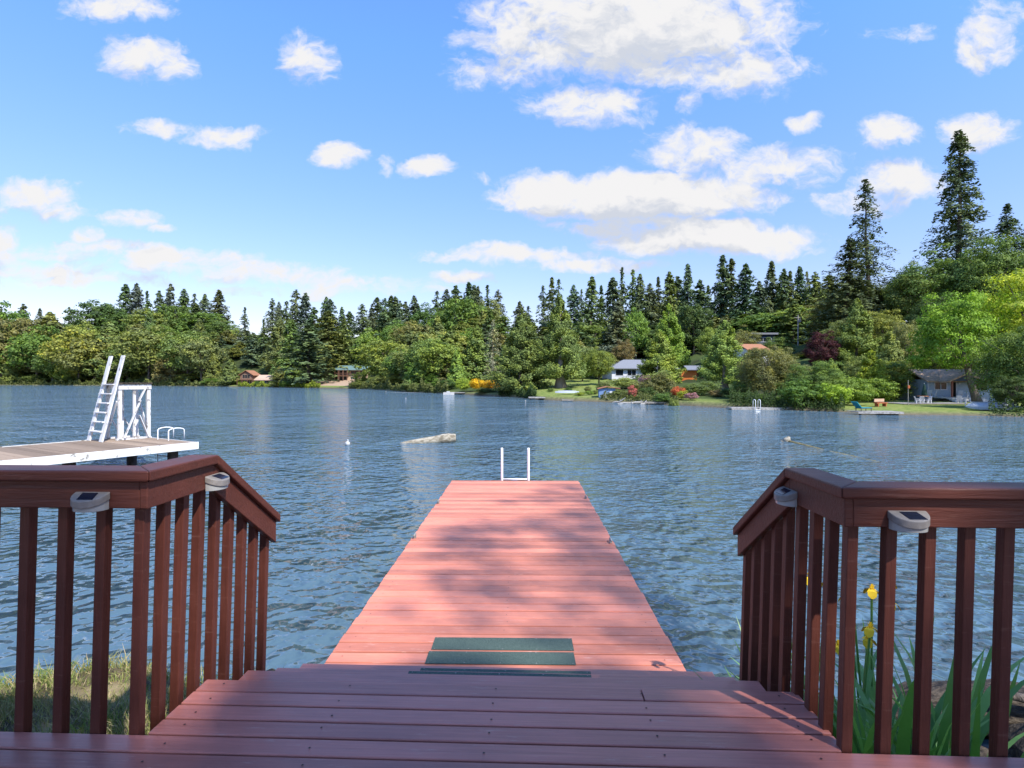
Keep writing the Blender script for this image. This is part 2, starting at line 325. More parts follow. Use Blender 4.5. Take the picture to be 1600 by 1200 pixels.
def build_ground():
    cols = np.linspace(-900, 4000, 420); dr = np.concatenate([[-4, -1, -.2, .3, .8, 1.3], np.linspace(2.5, 60, 34), np.linspace(66, 300, 34), [400, 700, 1500, 3000]])
    S = lerp(SH, cols); Z = S[None, :]+dr[:, None]; X = (cols[None, :]-800)/F*Z; C = np.broadcast_to(cols, Z.shape)
    rng = np.random.default_rng(4); wig = rng.normal(0, .35, Z.shape)*np.clip((dr[:, None]-10)/60, 0, 1)
    H = ground(C, Z)+wig; nr, nc = Z.shape; V = np.stack([X, Z, H], -1).reshape(-1, 3)
    i = np.arange(nr-1)[:, None]*nc+np.arange(nc-1)[None, :]; Q = np.stack([i, i+1, i+nc+1, i+nc], -1).reshape(-1, 4)
    me = np_mesh('terrain', V, Q, M['terrain']); me.polygons.foreach_set('use_smooth', [True]*len(Q))
    D = np.broadcast_to(dr[:, None], Z.shape); L = lerp(LL, C)
    LW = lerp([(-900,6),(490,6),(495,50),(560,50),(640,3),(820,3),(835,45),(950,45),(975,8),(1140,5),(1180,1),(1300,1),(1340,24),(1600,24),(1700,5)], C); lawn = np.clip((LW-D)/2, 0, 1); dirt = ((C > 490) & (C < 552) & (D < 48) & (D > 8))*1. + ((C > 545) & (C < 560) & (D < 52))*.3
    edge = np.clip((1.6-D)/.8, 0, 1); edge = np.maximum(edge, 0)
    ca = me.color_attributes.new('zone', 'FLOAT_COLOR', 'POINT'); ca.data.foreach_set('color', np.stack([lawn, dirt, edge, np.ones_like(D)], -1).astype(np.float32).ravel())
    tag(inst('terrain', me), 'far lakeside ground rising into wooded hills', None, None, 'structure')
build_ground()
w = MB().add([(-4000, -60, 0), (4000, -60, 0), (4000, 5000, 0), (-4000, 5000, 0)], [(0, 1, 2, 3)]).build('water', M['water']); tag(w, 'rippled blue green lake water', None, None, 'structure')

# ------------------------------------------------------------------ near bank
def bank_edge(x): return np.where(x < 0, 3.25 + .12*np.sin(x*2.1) + .06*np.sin(x*5.3+1), 2.75 - .1*np.sin(x*1.7)) + np.where(x > 6, (x-6)*.25, 0) + np.where(x < -9, (-x-9)*.3, 0)
def bank_h(x, y):
    top = np.where(x < 0, 1.0, .45) ; e = bank_edge(x); t = np.clip((y-e+.25)/.9, 0, 1); sm = t*t*(3-2*t)
    back = np.clip((0.5-y)/1.5, 0, 1); top = top+(1.15-top)*back
    return top*(1-sm)-.9*sm + .03*np.sin(x*3.1+y*2)*np.cos(y*4.3-x) 
def near_bank():
    xs = np.concatenate([np.linspace(-60, -8, 30), np.linspace(-7.8, 9, 170), np.linspace(9.5, 60, 30)]); ys = np.concatenate([np.linspace(-60, -2, 20), np.linspace(-1.8, 5.5, 90), np.linspace(6, 22, 30)])
    X, Y = np.meshgrid(xs, ys); H = bank_h(X, Y)+np.random.default_rng(1).normal(0, .012, X.shape)*(np.abs(X) < 9); nr, nc = X.shape
    V = np.stack([X, Y, H], -1).reshape(-1, 3); i = np.arange(nr-1)[:, None]*nc+np.arange(nc-1)[None, :]; Q = np.stack([i, i+1, i+nc+1, i+nc], -1).reshape(-1, 4)
    me = np_mesh('ground', V, Q, M['soil']); me.polygons.foreach_set('use_smooth', [True]*len(Q)); tag(inst('ground', me), 'near lake bank under the deck', None, None, 'structure')
    rng = np.random.default_rng(7)
    def blades(n, x0, x1, y0, y1, hmin, hmax, wd):
        x = rng.uniform(x0, x1, n); y = rng.uniform(y0, y1, n); e = bank_edge(x); k = (y < e+.12); x = x[k]; y = y[k]; n = len(x)
        z = bank_h(x, y)-.01; h = rng.uniform(hmin, hmax, n)*(.6+.8*np.clip(np.sin(x*5+y*3)*np.cos(y*7-x*2)+.5, 0, 1)); a = rng.uniform(0, 2*np.pi, n); l = rng.uniform(.2, 1.3, n)*h; b = rng.uniform(0, 2*np.pi, n)
        dx, dy = np.cos(a)*wd, np.sin(a)*wd; lx, ly = np.cos(b)*l, np.sin(b)*l
        S3 = lambda X, Y, Z: np.stack([X, Y, Z], -1); mx, my, mz = x+lx*.38, y+ly*.38, z+h*.62
        p = np.stack([S3(x-dx, y-dy, z), S3(x+dx, y+dy, z), S3(mx+dx*.8, my+dy*.8, mz), S3(mx-dx*.8, my-dy*.8, mz), S3(mx-dx*.8, my-dy*.8, mz), S3(mx+dx*.8, my+dy*.8, mz), S3(x+lx+dx*.1, y+ly, z+h), S3(x+lx-dx*.1, y+ly, z+h)], 1)
        return p.reshape(-1, 3)
    P = np.concatenate([blades(52000, -6, -1.15, 1.2, 3.5, .03, .09, .0024), blades(1500, -1.7, -1.15, 2.4, 3.4, .05, .11, .003), blades(6000, 2.2, 6, 1.2, 3.2, .04, .12, .003), blades(900, -3.5, -1.4, 3.0, 3.4, .04, .10, .003)])
    me = np_mesh('grass', P, np.arange(len(P)).reshape(-1, 4), M['grass']); tag(inst('grass', me), 'short dry and green grass on the near bank', 'grass', None, 'stuff')
near_bank()

# ------------------------------------------------------------------ deck, steps, railings
A = R_(-2.2); OX, OY, OZ = -.07, 2.24, 1.45
def dw(u, v, z=0): c, s = math.cos(A), math.sin(A); return (OX+u*c-v*s, OY+u*s+v*c, OZ+z)
def boards(mb, x0, x1, y0, y1, pitch, zt, th, gap=.005, rng=random.Random(3), split=0, jit=.0015, endj=0):
    n = max(1, round((y1-y0)/pitch)); p = (y1-y0)/n
    for i in range(n):
        a = y0+i*p+gap/2; b = y0+(i+1)*p-gap/2; z = zt+rng.uniform(-jit, jit); e0 = rng.uniform(-endj, endj); e1 = rng.uniform(-endj, endj)
        if split and rng.random() < split:
            c = rng.uniform(x0+.6, x1-.6); mb.b2(x0+e0, c-.002, a, b, z-th, z); mb.b2(c+.002, x1+e1, a, b, z-th, z+.0006)
        else: mb.b2(x0+e0, x1+e1, a, b, z-th, z)
def screws(xs, ys, z, rng=random.Random(5)):
    mb = MB()
    for y in ys:
        for x in xs:
            cx = x+rng.uniform(-.012, .012); cy = y+rng.uniform(-.012, .012); r = .0042
            mb.add([(cx+r*math.cos(k*math.pi/3), cy+r*math.sin(k*math.pi/3), z+.0022) for k in range(6)], [(0, 1, 2, 3, 4, 5)])
    return mb
t = thing('deck', 'reddish brown painted deck of narrow boards at the bottom of the picture', 'deck', dw(0, 0), A)
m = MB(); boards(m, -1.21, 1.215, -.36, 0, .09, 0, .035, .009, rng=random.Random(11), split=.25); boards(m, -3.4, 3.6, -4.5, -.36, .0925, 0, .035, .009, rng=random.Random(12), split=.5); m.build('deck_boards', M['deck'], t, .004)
m = MB()
for x in np.arange(-3.2, 3.5, .6): m.b2(x-.02, x+.02, -4.4, -.4, -.2, -.04)
m.b2(-3.4, 3.6, -.42, -.385, -.2, -.037); m.b2(-1.19, 1.19, -.06, -.025, -.2, -.037)
for x in (-1.19, -.6, 0, .6, 1.15): m.b2(x, x+.038, -.384, -.062, -.2, -.037)
for x in (-3, -1.2, 1.2, 3.2):
    for y in (-4, -.6): m.b2(x-.045, x+.045, y-.045, y+.045, -1.5, -.2)
m.build('joist_frame', M['under'], t)
sc = screws((-1.12, -.6, 0, .6, 1.12), [-.045-.09*i for i in range(14)], 0); o = sc.build('screw_heads', M['screw'], t); o['kind'] = 'stuff'
t = thing('stairs', 'three reddish brown painted steps leading down from the deck to the dock', 'stairs', dw(0, 0, -.59), A)
for k in range(3):
    z = .59-(.14, .293, .44)[k]; y0 = .31*k-.03 if k else .004; y1 = (.33, .645, .97)[k]
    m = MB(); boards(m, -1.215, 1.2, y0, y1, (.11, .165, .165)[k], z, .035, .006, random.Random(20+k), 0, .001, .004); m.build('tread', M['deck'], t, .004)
for x in (-1.18, -.4, .4, 1.16):
    m = MB(); m.add([(x-.02, 0, .3), (x-.02, .0, .55-.04-.02), (x-.02, .95, .06), (x-.02, .95, -.25), (x+.02, 0, .3), (x+.02, 0, .49), (x+.02, .95, .06), (x+.02, .95, -.25)], [(0,1,2,3),(7,6,5,4),(0,4,5,1),(1,5,6,2),(2,6,7,3),(3,7,4,0)])
    m.build('stringer', M['under'], t)

def railing(s, u0, v0, top, label, spacing, px_side):
    t = thing('railing', label, 'railing', dw(u0, v0), A); ins = -s
    sl = .69; bend = -v0; end = .91
    def zt(y): return top-max(0, y-bend)*sl
    def P(pts): return [(ins*x, y) for x, y in pts][::(1 if ins > 0 else -1)]
    Lx = -2.3
    m = MB(); m.prism(P([(Lx, -.07), (.07, -.07), (-.05, .05), (Lx, .05)]), top-.038, top); m.build('handrail', M['railh'], t, .006)
    m = MB(); m.prism(P([(.07, -.069), (.07, bend), (-.05, bend), (-.05, .051)]), top-.038, top); m.build('handrail', M['railh'], t, .006)
    m = MB(); m.prism(P([(.07, bend+.001), (.07, end), (-.05, end), (-.05, bend+.001)]), lambda p: zt(p[1])-.042, lambda p: zt(p[1])); m.build('handrail', M['railh'], t, .006)
    ap = .098
    m = MB(); m.prism(P([(Lx, -.048), (.021, -.048), (.021, -.021), (Lx, -.021)]), top-.038-ap, top-.040); m.build('apron_board', M['railh'], t, .004)
    m = MB(); m.prism(P([(.022, -.05), (.05, -.05), (.05, bend), (.022, bend)]), top-.038-ap, top-.040); m.build('apron_board', M['railh'], t, .004)
    m = MB(); m.prism(P([(.022, bend+.002), (.05, bend+.002), (.05, end-.01), (.022, end-.01)]), lambda p: zt(p[1])-.042-ap-.012, lambda p: zt(p[1])-.043); m.build('apron_board', M['railh'], t, .004)
    rng = random.Random(31 if s < 0 else 32)
    def bal(x, y, zb, ztp):
        m = MB(); h = .018; ln = -.022*(ztp-zb)/.8 - rng.uniform(0, .006)   # the uprights lean a little, as built
        a = rng.uniform(-.02, .02)
        vs = [(ins*0+x+ln+dx*h, y+dy*h, zb) for dx, dy in ((-1,-1),(1,-1),(1,1),(-1,1))]+[(x+dx*h, y+dy*h, ztp) for dx, dy in ((-1,-1),(1,-1),(1,1),(-1,1))]
        m.add(vs, [(3,2,1,0),(4,5,6,7),(0,1,5,4),(1,2,6,5),(2,3,7,6),(3,0,4,7)]); return m.build('baluster', M['rail'], t, .003)
    for k in range(12): bal(s*k*spacing, 0, -.14, top-.041)
    for k in range(1, 9):
        y = k*.110; bal(0, y, -.14-max(0, y-bend)*.5, zt(y-.02 if y > bend else y)-.046)
    return t
railing(-1, -1.232, -.346, .94, 'dark red brown wooden railing left of the steps, in front of the white ladder platform', .14, 0)
railing(1, 1.24, -.339, .90, 'dark red brown wooden railing right of the steps, in front of the yellow irises', .128, 1)

def solar_light(u, v, z, face, label):   # face: local direction the lamp points (angle), oval sloping top with a solar cell
    t = thing('solar_light', label, 'solar light', dw(u, v, z), A+face, 'solar lights on the railing aprons')
    n = 28; pts = []
    for k in range(n+1):
        a = math.pi*k/n; pts.append((.062*math.cos(a), .058*math.sin(a)**.8 if k not in (0, n) else 0))
    # outline in local xy, +y away from the board
    tl = lambda p: .022-.40*p[1]
    m = MB(); m.prism(pts, lambda p: tl(p)-.026, tl); m.build('housing', M['lamph'], t, .003)
    q = [(-.026, .010), (.030, .010), (.020, .048), (-.036, .048)]
    m = MB(); m.prism(q, lambda p: tl(p)-.004, lambda p: tl(p)+.0016); m.build('solar_panel', M['panel'], t)
    q = [(x*.93, y*.9) for x, y in pts]; m = MB(); m.prism(q, lambda p: -.040, lambda p: tl(p)-.027); m.build('lens', M['lens'], t, .002)
solar_light(-1.232-.145, -.346-.0485, .842, math.pi, 'oval solar light on the front of the left railing')
solar_light(-1.232+.0505, -.346+.34, .838, -math.pi/2, 'oval solar light at the bend of the left railing')
solar_light(1.24-.0505, -.339+.33, .795, math.pi/2, 'oval solar light at the bend of the right railing')
solar_light(1.24+.150, -.339-.0485, .80, math.pi, 'oval solar light on the front of the right railing, sunlit')

# ------------------------------------------------------------------ dock
DA = R_(-1.0); DX, DY, DZ = -.065, 3.0, .86
t = thing('dock', 'long salmon red painted plank dock reaching out over the lake', 'dock', (DX, DY, DZ), DA)
m = MB(); boards(m, -1.165, 1.165, 0, 7.03, .136, 0, .038, .012, random.Random(42), .0, .002, .007); m.build('planks', M['dock'], t, .004)
m = MB(); m.b2(-1.15, -1.112, .02, 7.0, -.2, -.04); m.b2(1.112, 1.15, .02, 7.0, -.2, -.04); m.b2(-1.11, 1.11, 6.96, 6.998, -.2, -.042); m.b2(-.02, .02, .03, 6.95, -.2, -.042); m.build('frame', M['dock'], t)
for x in (-1.0, 1.0):
    for y in (.6, 3.4, 6.4): MB().tube([(x, y, -2.2), (x, y, -.05)], .09, 12).build('piling', M['darkwood'], t, smooth=True)
ys = [.068+.1352*i for i in range(52)]
o = screws((-1.07, 0, 1.07), ys, 0, random.Random(6)).build('screw_heads', M['screw'], t); o['kind'] = 'stuff'
for (x, y) in ((-1.13, 5.15), (-1.13, 3.35), (1.12, 5.5), (1.13, 3.2)):
    c = MB().tube([(x, y-.06, .035), (x, y-.03, .045), (x, y+.03, .045), (x, y+.06, .035)], .009, 8); c.box((x, y, .02), (.03, .04, .036)); c.build('cleat', M['greywood'], t)
t = thing('swim_ladder', 'white metal swim ladder with two upright rails at the end of the red dock', 'ladder', (DX, DY, DZ), DA)
for x in (-.245, .245):
    MB().tube([(x, 7.06, -1.4), (x, 7.06, .56), (x, 7.06, .60)], [.024, .024, .02], 12).build('rail', M['white'], t, smooth=True)
for z in (-1.1, -.8, -.5, -.2, .022): MB().tube([(-.245, 7.06, z), (.245, 7.06, z)], .014, 8).build('rung', M['white'], t, smooth=True)
def strip(y0, y1, x0, x1, z, label, base, rot):
    c = base; t = MB()
    t.b2(x0, x1, y0, y1, .002, .005); o = t.build('grip_strip', M['mat'], None, loc=c, rz=rot)
    tag(o, label, 'grip strip', 'green grip strips nailed across the boards')
    for x in np.linspace(x0+.02, x1-.02, 5):
        for y in (y0+.012, y1-.012): MB().add([(x+.004*math.cos(k*1.047), y+.004*math.sin(k*1.047), .0065) for k in range(6)], [tuple(range(6))]).build('nail_head', M['greywood'], o)
strip(.71, .885, -.50, .475, 0, 'dark green grip strip on the red dock, the farther of two', (DX, DY, DZ), DA)
strip(.525, .685, -.51, .47, 0, 'dark green grip strip on the red dock, nearer the steps', (DX, DY, DZ), DA)
strip(.84, .935, -.50, .49, 0, 'green grip strip on the lowest brown step', dw(0, 0, -.44), A)
strip(.545, .625, -.50, .46, 0, 'thin green grip strip on the middle brown step', dw(0, 0, -.293), A)

# ------------------------------------------------------------------ crown and trunk meshes (leaf sized faces)
def leafquads(P, Nn, size, rng, asp=1.0):
    n = len(P); Nn = Nn/np.maximum(np.linalg.norm(Nn, axis=1, keepdims=True), 1e-6)
    r = rng.normal(size=(n, 3)); a = np.cross(Nn, r); a /= np.maximum(np.linalg.norm(a, axis=1, keepdims=True), 1e-6); b = np.cross(Nn, a)
    s = (size*rng.uniform(.6, 1.35, n))[:, None]; a = a*s*.5; b = b*s*.5*asp
    V = np.stack([P-a, P-b*.8, P+a, P+b*.8], 1).reshape(-1, 3); return V
def make_fir(seed, nb, nl, Rr, leaf, base=.08, droop=.35, power=.85, sparse=0, bald=0):
    rng = np.random.default_rng(seed); t = base+(1-base)*rng.random(nb)**(.85); t.sort()
    L = Rr*((1-t)/(1-base))**power*rng.uniform(.5, 1.12, nb)+.008; az = rng.uniform(0, 2*np.pi, nb)
    L *= 1+.18*np.sin(az*2+seed+t*9)
    if bald: L[(np.abs(np.sin(t*23+az)) < bald)] *= .35
    P = []; Nn = []
    for i in range(nb):
        k = max(6, int(nl*(L[i]/Rr)**1.1)+4); s = rng.random(k)**.65; dd = np.array([np.cos(az[i]), np.sin(az[i]), 0]); pr = np.array([-dd[1], dd[0], 0])
        lat = (rng.random(k)-.5)*.42*L[i]*(1.15-s); zz = t[i]+.10*L[i]*s-droop*L[i]*s*s+rng.normal(0, .004+.05*L[i], k)-abs(lat)*.25
        p = dd[None]*(s*L[i])[:, None]+pr[None]*lat[:, None]; p[:, 2] = zz; P.append(p)
        Nn.append(dd[None]*.55+np.array([0, 0, .8])[None]+rng.normal(0, .45, (k, 3)))
    P = np.concatenate(P); Nn = np.concatenate(Nn); P[:, 2] = np.clip(P[:, 2], .015, 1.0); V = leafquads(P, Nn, leaf, rng, .55); return V
def make_cedar(seed, n, Rr, leaf, base=.03, wide=.35):
    rng = np.random.default_rng(seed); nb = 190; t = base+(1-base)*rng.random(nb); az = rng.uniform(0, 2*np.pi, nb)
    prof = lambda t: np.clip((1-t), 0, 1)**.75*(1-.55*np.clip((wide*.6-t)/(wide*.6), 0, 1)**2)
    L = Rr*prof(t)*rng.uniform(.72, 1.12, nb)*(1+.1*np.sin(az*3+seed)); P = []; Nn = []
    for i in range(nb):
        k = max(8, int(n/nb*(.25+1.4*L[i]/Rr))); s = rng.random(k)**.4; dd = np.array([np.cos(az[i]), np.sin(az[i]), 0]); pr = np.array([-dd[1], dd[0], 0])
        lat = rng.normal(0, .12, k)*L[i]*(.35+.5*s); hang = -rng.random(k)**1.5*.06; z = t[i]-.22*L[i]+.30*L[i]*s**3+hang+rng.normal(0, .008, k)
        p = dd[None]*(s*L[i])[:, None]+pr[None]*lat[:, None]; p[:, 2] = z; P.append(p); Nn.append(dd[None]*.8+np.array([0, 0, .35])[None]+rng.normal(0, .5, (k, 3)))
    P = np.concatenate(P); Nn = np.concatenate(Nn); P[:, 2] = np.clip(P[:, 2], .01, 1); return leafquads(P, Nn, leaf, rng, .6)
def make_broad(seed, n, leaf, zc=.55, rh=.45, rv=.46, clumps=70, cr=.13, weep=0, gap=0):
    rng = np.random.default_rng(seed); C = []
    while len(C) < clumps:
        v = rng.normal(size=3); v /= np.linalg.norm(v); r = rng.uniform(.35, 1)**.5; c = v*r
        if c[2] < -.75: continue
        lob = 1+.16*np.sin(3*math.atan2(c[1], c[0])+seed)+.12*np.sin(5*c[2]+seed*2); C.append((c[0]*(rh-cr*.7)*lob, c[1]*(rh-cr*.7)*lob, zc+c[2]*(rv-cr*.6)*lob))
    C = np.array(C); rad = cr*rng.uniform(.6, 1.3, clumps); id_ = rng.integers(0, clumps, n); v = rng.normal(size=(n, 3)); v /= np.linalg.norm(v, axis=1, keepdims=True); v[:, 2] = np.where(rng.random(n) < .55, abs(v[:, 2]), v[:, 2])
    r = rad[id_]*rng.uniform(.3, 1.08, n)**.5*(1+.25*np.sin(v[:, 0]*7+id_)*np.sin(v[:, 1]*6+id_*2)); P = C[id_]+v*r[:, None]*np.array([1, 1, .72])
    if weep: P[:, 2] -= rng.random(n)**2*weep*np.linalg.norm(P[:, :2], axis=1)*2
    P[:, 2] = np.clip(P[:, 2], .005, 1.05); out = P-np.array([0, 0, zc]); out /= np.linalg.norm(out, axis=1, keepdims=True)
    Nn = v*1.0+out*.15+np.array([0, 0, .25])+rng.normal(0, .33, (n, 3)); return leafquads(P, Nn, leaf, rng, .75), C
def crown_mesh(V, m): return np_mesh('crown', V, np.arange(len(V)).reshape(-1, 4), m)
def trunk_mesh(limbs=None, r=.018, top=.95, seed=0, low=0, n=9, m=None, flare=1.7):
    rng = random.Random(seed); mb = MB(); pts = [(0, 0, -.03)]+[(rng.uniform(-.006, .006), rng.uniform(-.006, .006), top*k/6) for k in range(1, 7)]
    mb.tube(pts, [r*flare]+[r*(1.05-.16*k) for k in range(1, 7)], n)
    for c in (limbs if limbs is not None else []):
        h0 = max(low, min(c[2]*.55, .5)); mb.tube([(0, 0, h0), (c[0]*.45, c[1]*.45, h0+(c[2]-h0)*.55), tuple(c)], [r*.42, r*.25, r*.08], 5)
    me = bpy.data.meshes.new('trunk'); me.from_pydata(mb.v, [], mb.f); me.materials.append(m or M['bark']); me.polygons.foreach_set('use_smooth', [True]*len(me.polygons)); return me
K = {}   # kind -> list of (crown mesh, trunk mesh, nominal width)
def reg(k, V, limbs=None, w=.3, mt='needle', **kw): K.setdefault(k, []).append((crown_mesh(V, M[mt]), trunk_mesh(limbs, **kw), w))
for s in range(5):
    reg('Fn', make_fir(s+1, 420, 70, .15, .0135, .06, power=.8), w=.29, r=.012)
    reg('Ff', make_fir(s+11, 300, 34, .17, .030, .06, power=.66), w=.32, r=.012)
    reg('Cn', make_cedar(s+21, 34000, .25, .0175), w=.36, r=.02)
    reg('Cf', make_cedar(s+31, 10000, .25, .033), w=.36, r=.02)
for s in range(3): reg('Ff', make_fir(s+16, (200, 260, 230)[s], 30, .17, .028, .06, (.55, .2, .45)[s], (.8, .6, 1.0)[s], bald=(.3, .15, .22)[s]), w=.32, r=.012)
for s in range(2): reg('Fs', make_fir(s+5, 420, 44, .16, .0130, .05, .5, .8, bald=.12), w=.31, r=.010)
for s in range(2): reg('Ct', (lambda V: V[np.repeat(V.reshape(-1, 4, 3)[:, :, 2].mean(1) > .10, 4)])(make_cedar(s+41, 38000, .27, .017, .13)), w=.42, r=.034, m=M['barkg'], flare=2.2)
for s in range(4):
    V, C = make_broad(s+51, 26000, .021, clumps=170, cr=.088); reg('Bn', V, C[::6], .80, 'leaf', r=.022, top=.7)
    V, C = make_broad(s+61, 6500, .042, clumps=95, cr=.11); reg('Bf', V, C[::6], .80, 'leaf', r=.02, top=.7)
for s in range(3):
    V, C = make_broad(s+71, 7000, .045, .44, .5, .52, 60, .15); reg('S', V, C[::6], .9, 'leaf', r=.03, top=.5, flare=1.0)
V, C = make_broad(81, 42000, .019, .5, .46, .48, 130, .10, weep=.15); reg('Wn', V, C[::6], .9, 'leaf', r=.022, top=.7, m=M['barkg'])
reg('D', make_fir(91, 300, 22, .2, .018, .05, .25, .6), w=.38, r=.014)
G_ = {'fd': (.062, .090, .045), 'fb': (.074, .104, .070), 'fo': (.090, .118, .044), 'c': (.098, .135, .036), 'co': (.105, .122, .045), 'cl': (.14, .19, .04), 'b': (.078, .125, .032), 'bd': (.045, .080, .026),
      'bo': (.105, .130, .045), 'by': (.150, .180, .045), 'bb': (.112, .165, .036), 'yg': (.17, .22, .03), 'ye': (.36, .27, .02), 'pu': (.045, .015, .020), 'pk': (.27, .09, .10), 'or': (.32, .085, .04), 'li': (.22, .13, .20), 'hy': (.23, .31, .035), 'gr': (.16, .15, .12), 'ol': (.16, .17, .06), 'br': (.12, .10, .05)}
NAME = {'F': ('fir_tree', 'fir tree'), 'C': ('cedar_tree', 'cedar tree'), 'B': ('broadleaf_tree', 'tree'), 'S': ('shrub', 'shrub'), 'W': ('weeping_tree', 'tree'), 'D': ('bare_conifer', 'dead tree')}
def width_fix(k):  return 1.0
tr_rng = random.Random(77)
def tree(kind, x, top, wpx, z, tint, label, group=None, idx=None, base_off=0, trunk=None):
    """a tree seen at photo column x whose top reaches row top, wpx wide, z metres away"""
    key = kind+('n' if z < 125 else 'f') if kind in 'FCB' else {'s': 'Fs', 't': 'Ct', 'W': 'Wn', 'S': 'S', 'D': 'D'}[kind]
    nk = {'s': 'F', 't': 'C'}.get(kind, kind); lst = K[key]; cm, tm, w0 = lst[(idx if idx is not None else tr_rng.randrange(len(lst))) % len(lst)]
    g = gz(x, z)+base_off; h = EYE+(Y0-top)/F*z-g; h = max(h, .5); wm = wpx/F*z
    nm, cat = NAME[nk]
    o = thing(nm, label, cat, ((x-800)/F*z, z, g), tr_rng.uniform(0, 6.28), group); o.rotation_euler.x = tr_rng.uniform(-.03, .03); o.rotation_euler.y = tr_rng.uniform(-.03, .03)
    c = [q*1.7 for q in G_[tint]]; j = [tr_rng.uniform(.88, 1.12) for _ in range(3)]; sx = wm/w0
    if nk == 'F': sx = max(sx*1.35, h*tr_rng.uniform(1.0, 1.75))
    inst('crown', cm, o, scale=(sx, sx, h/1.0), color=(c[0]*j[0], c[1]*j[1], c[2]*j[2]))
    if not (nk == 'S'): inst('trunk', tm, o, scale=(min(sx, h*1.1), min(sx, h*1.1), h) if nk != 'F' else (sx, sx, h))
    return o

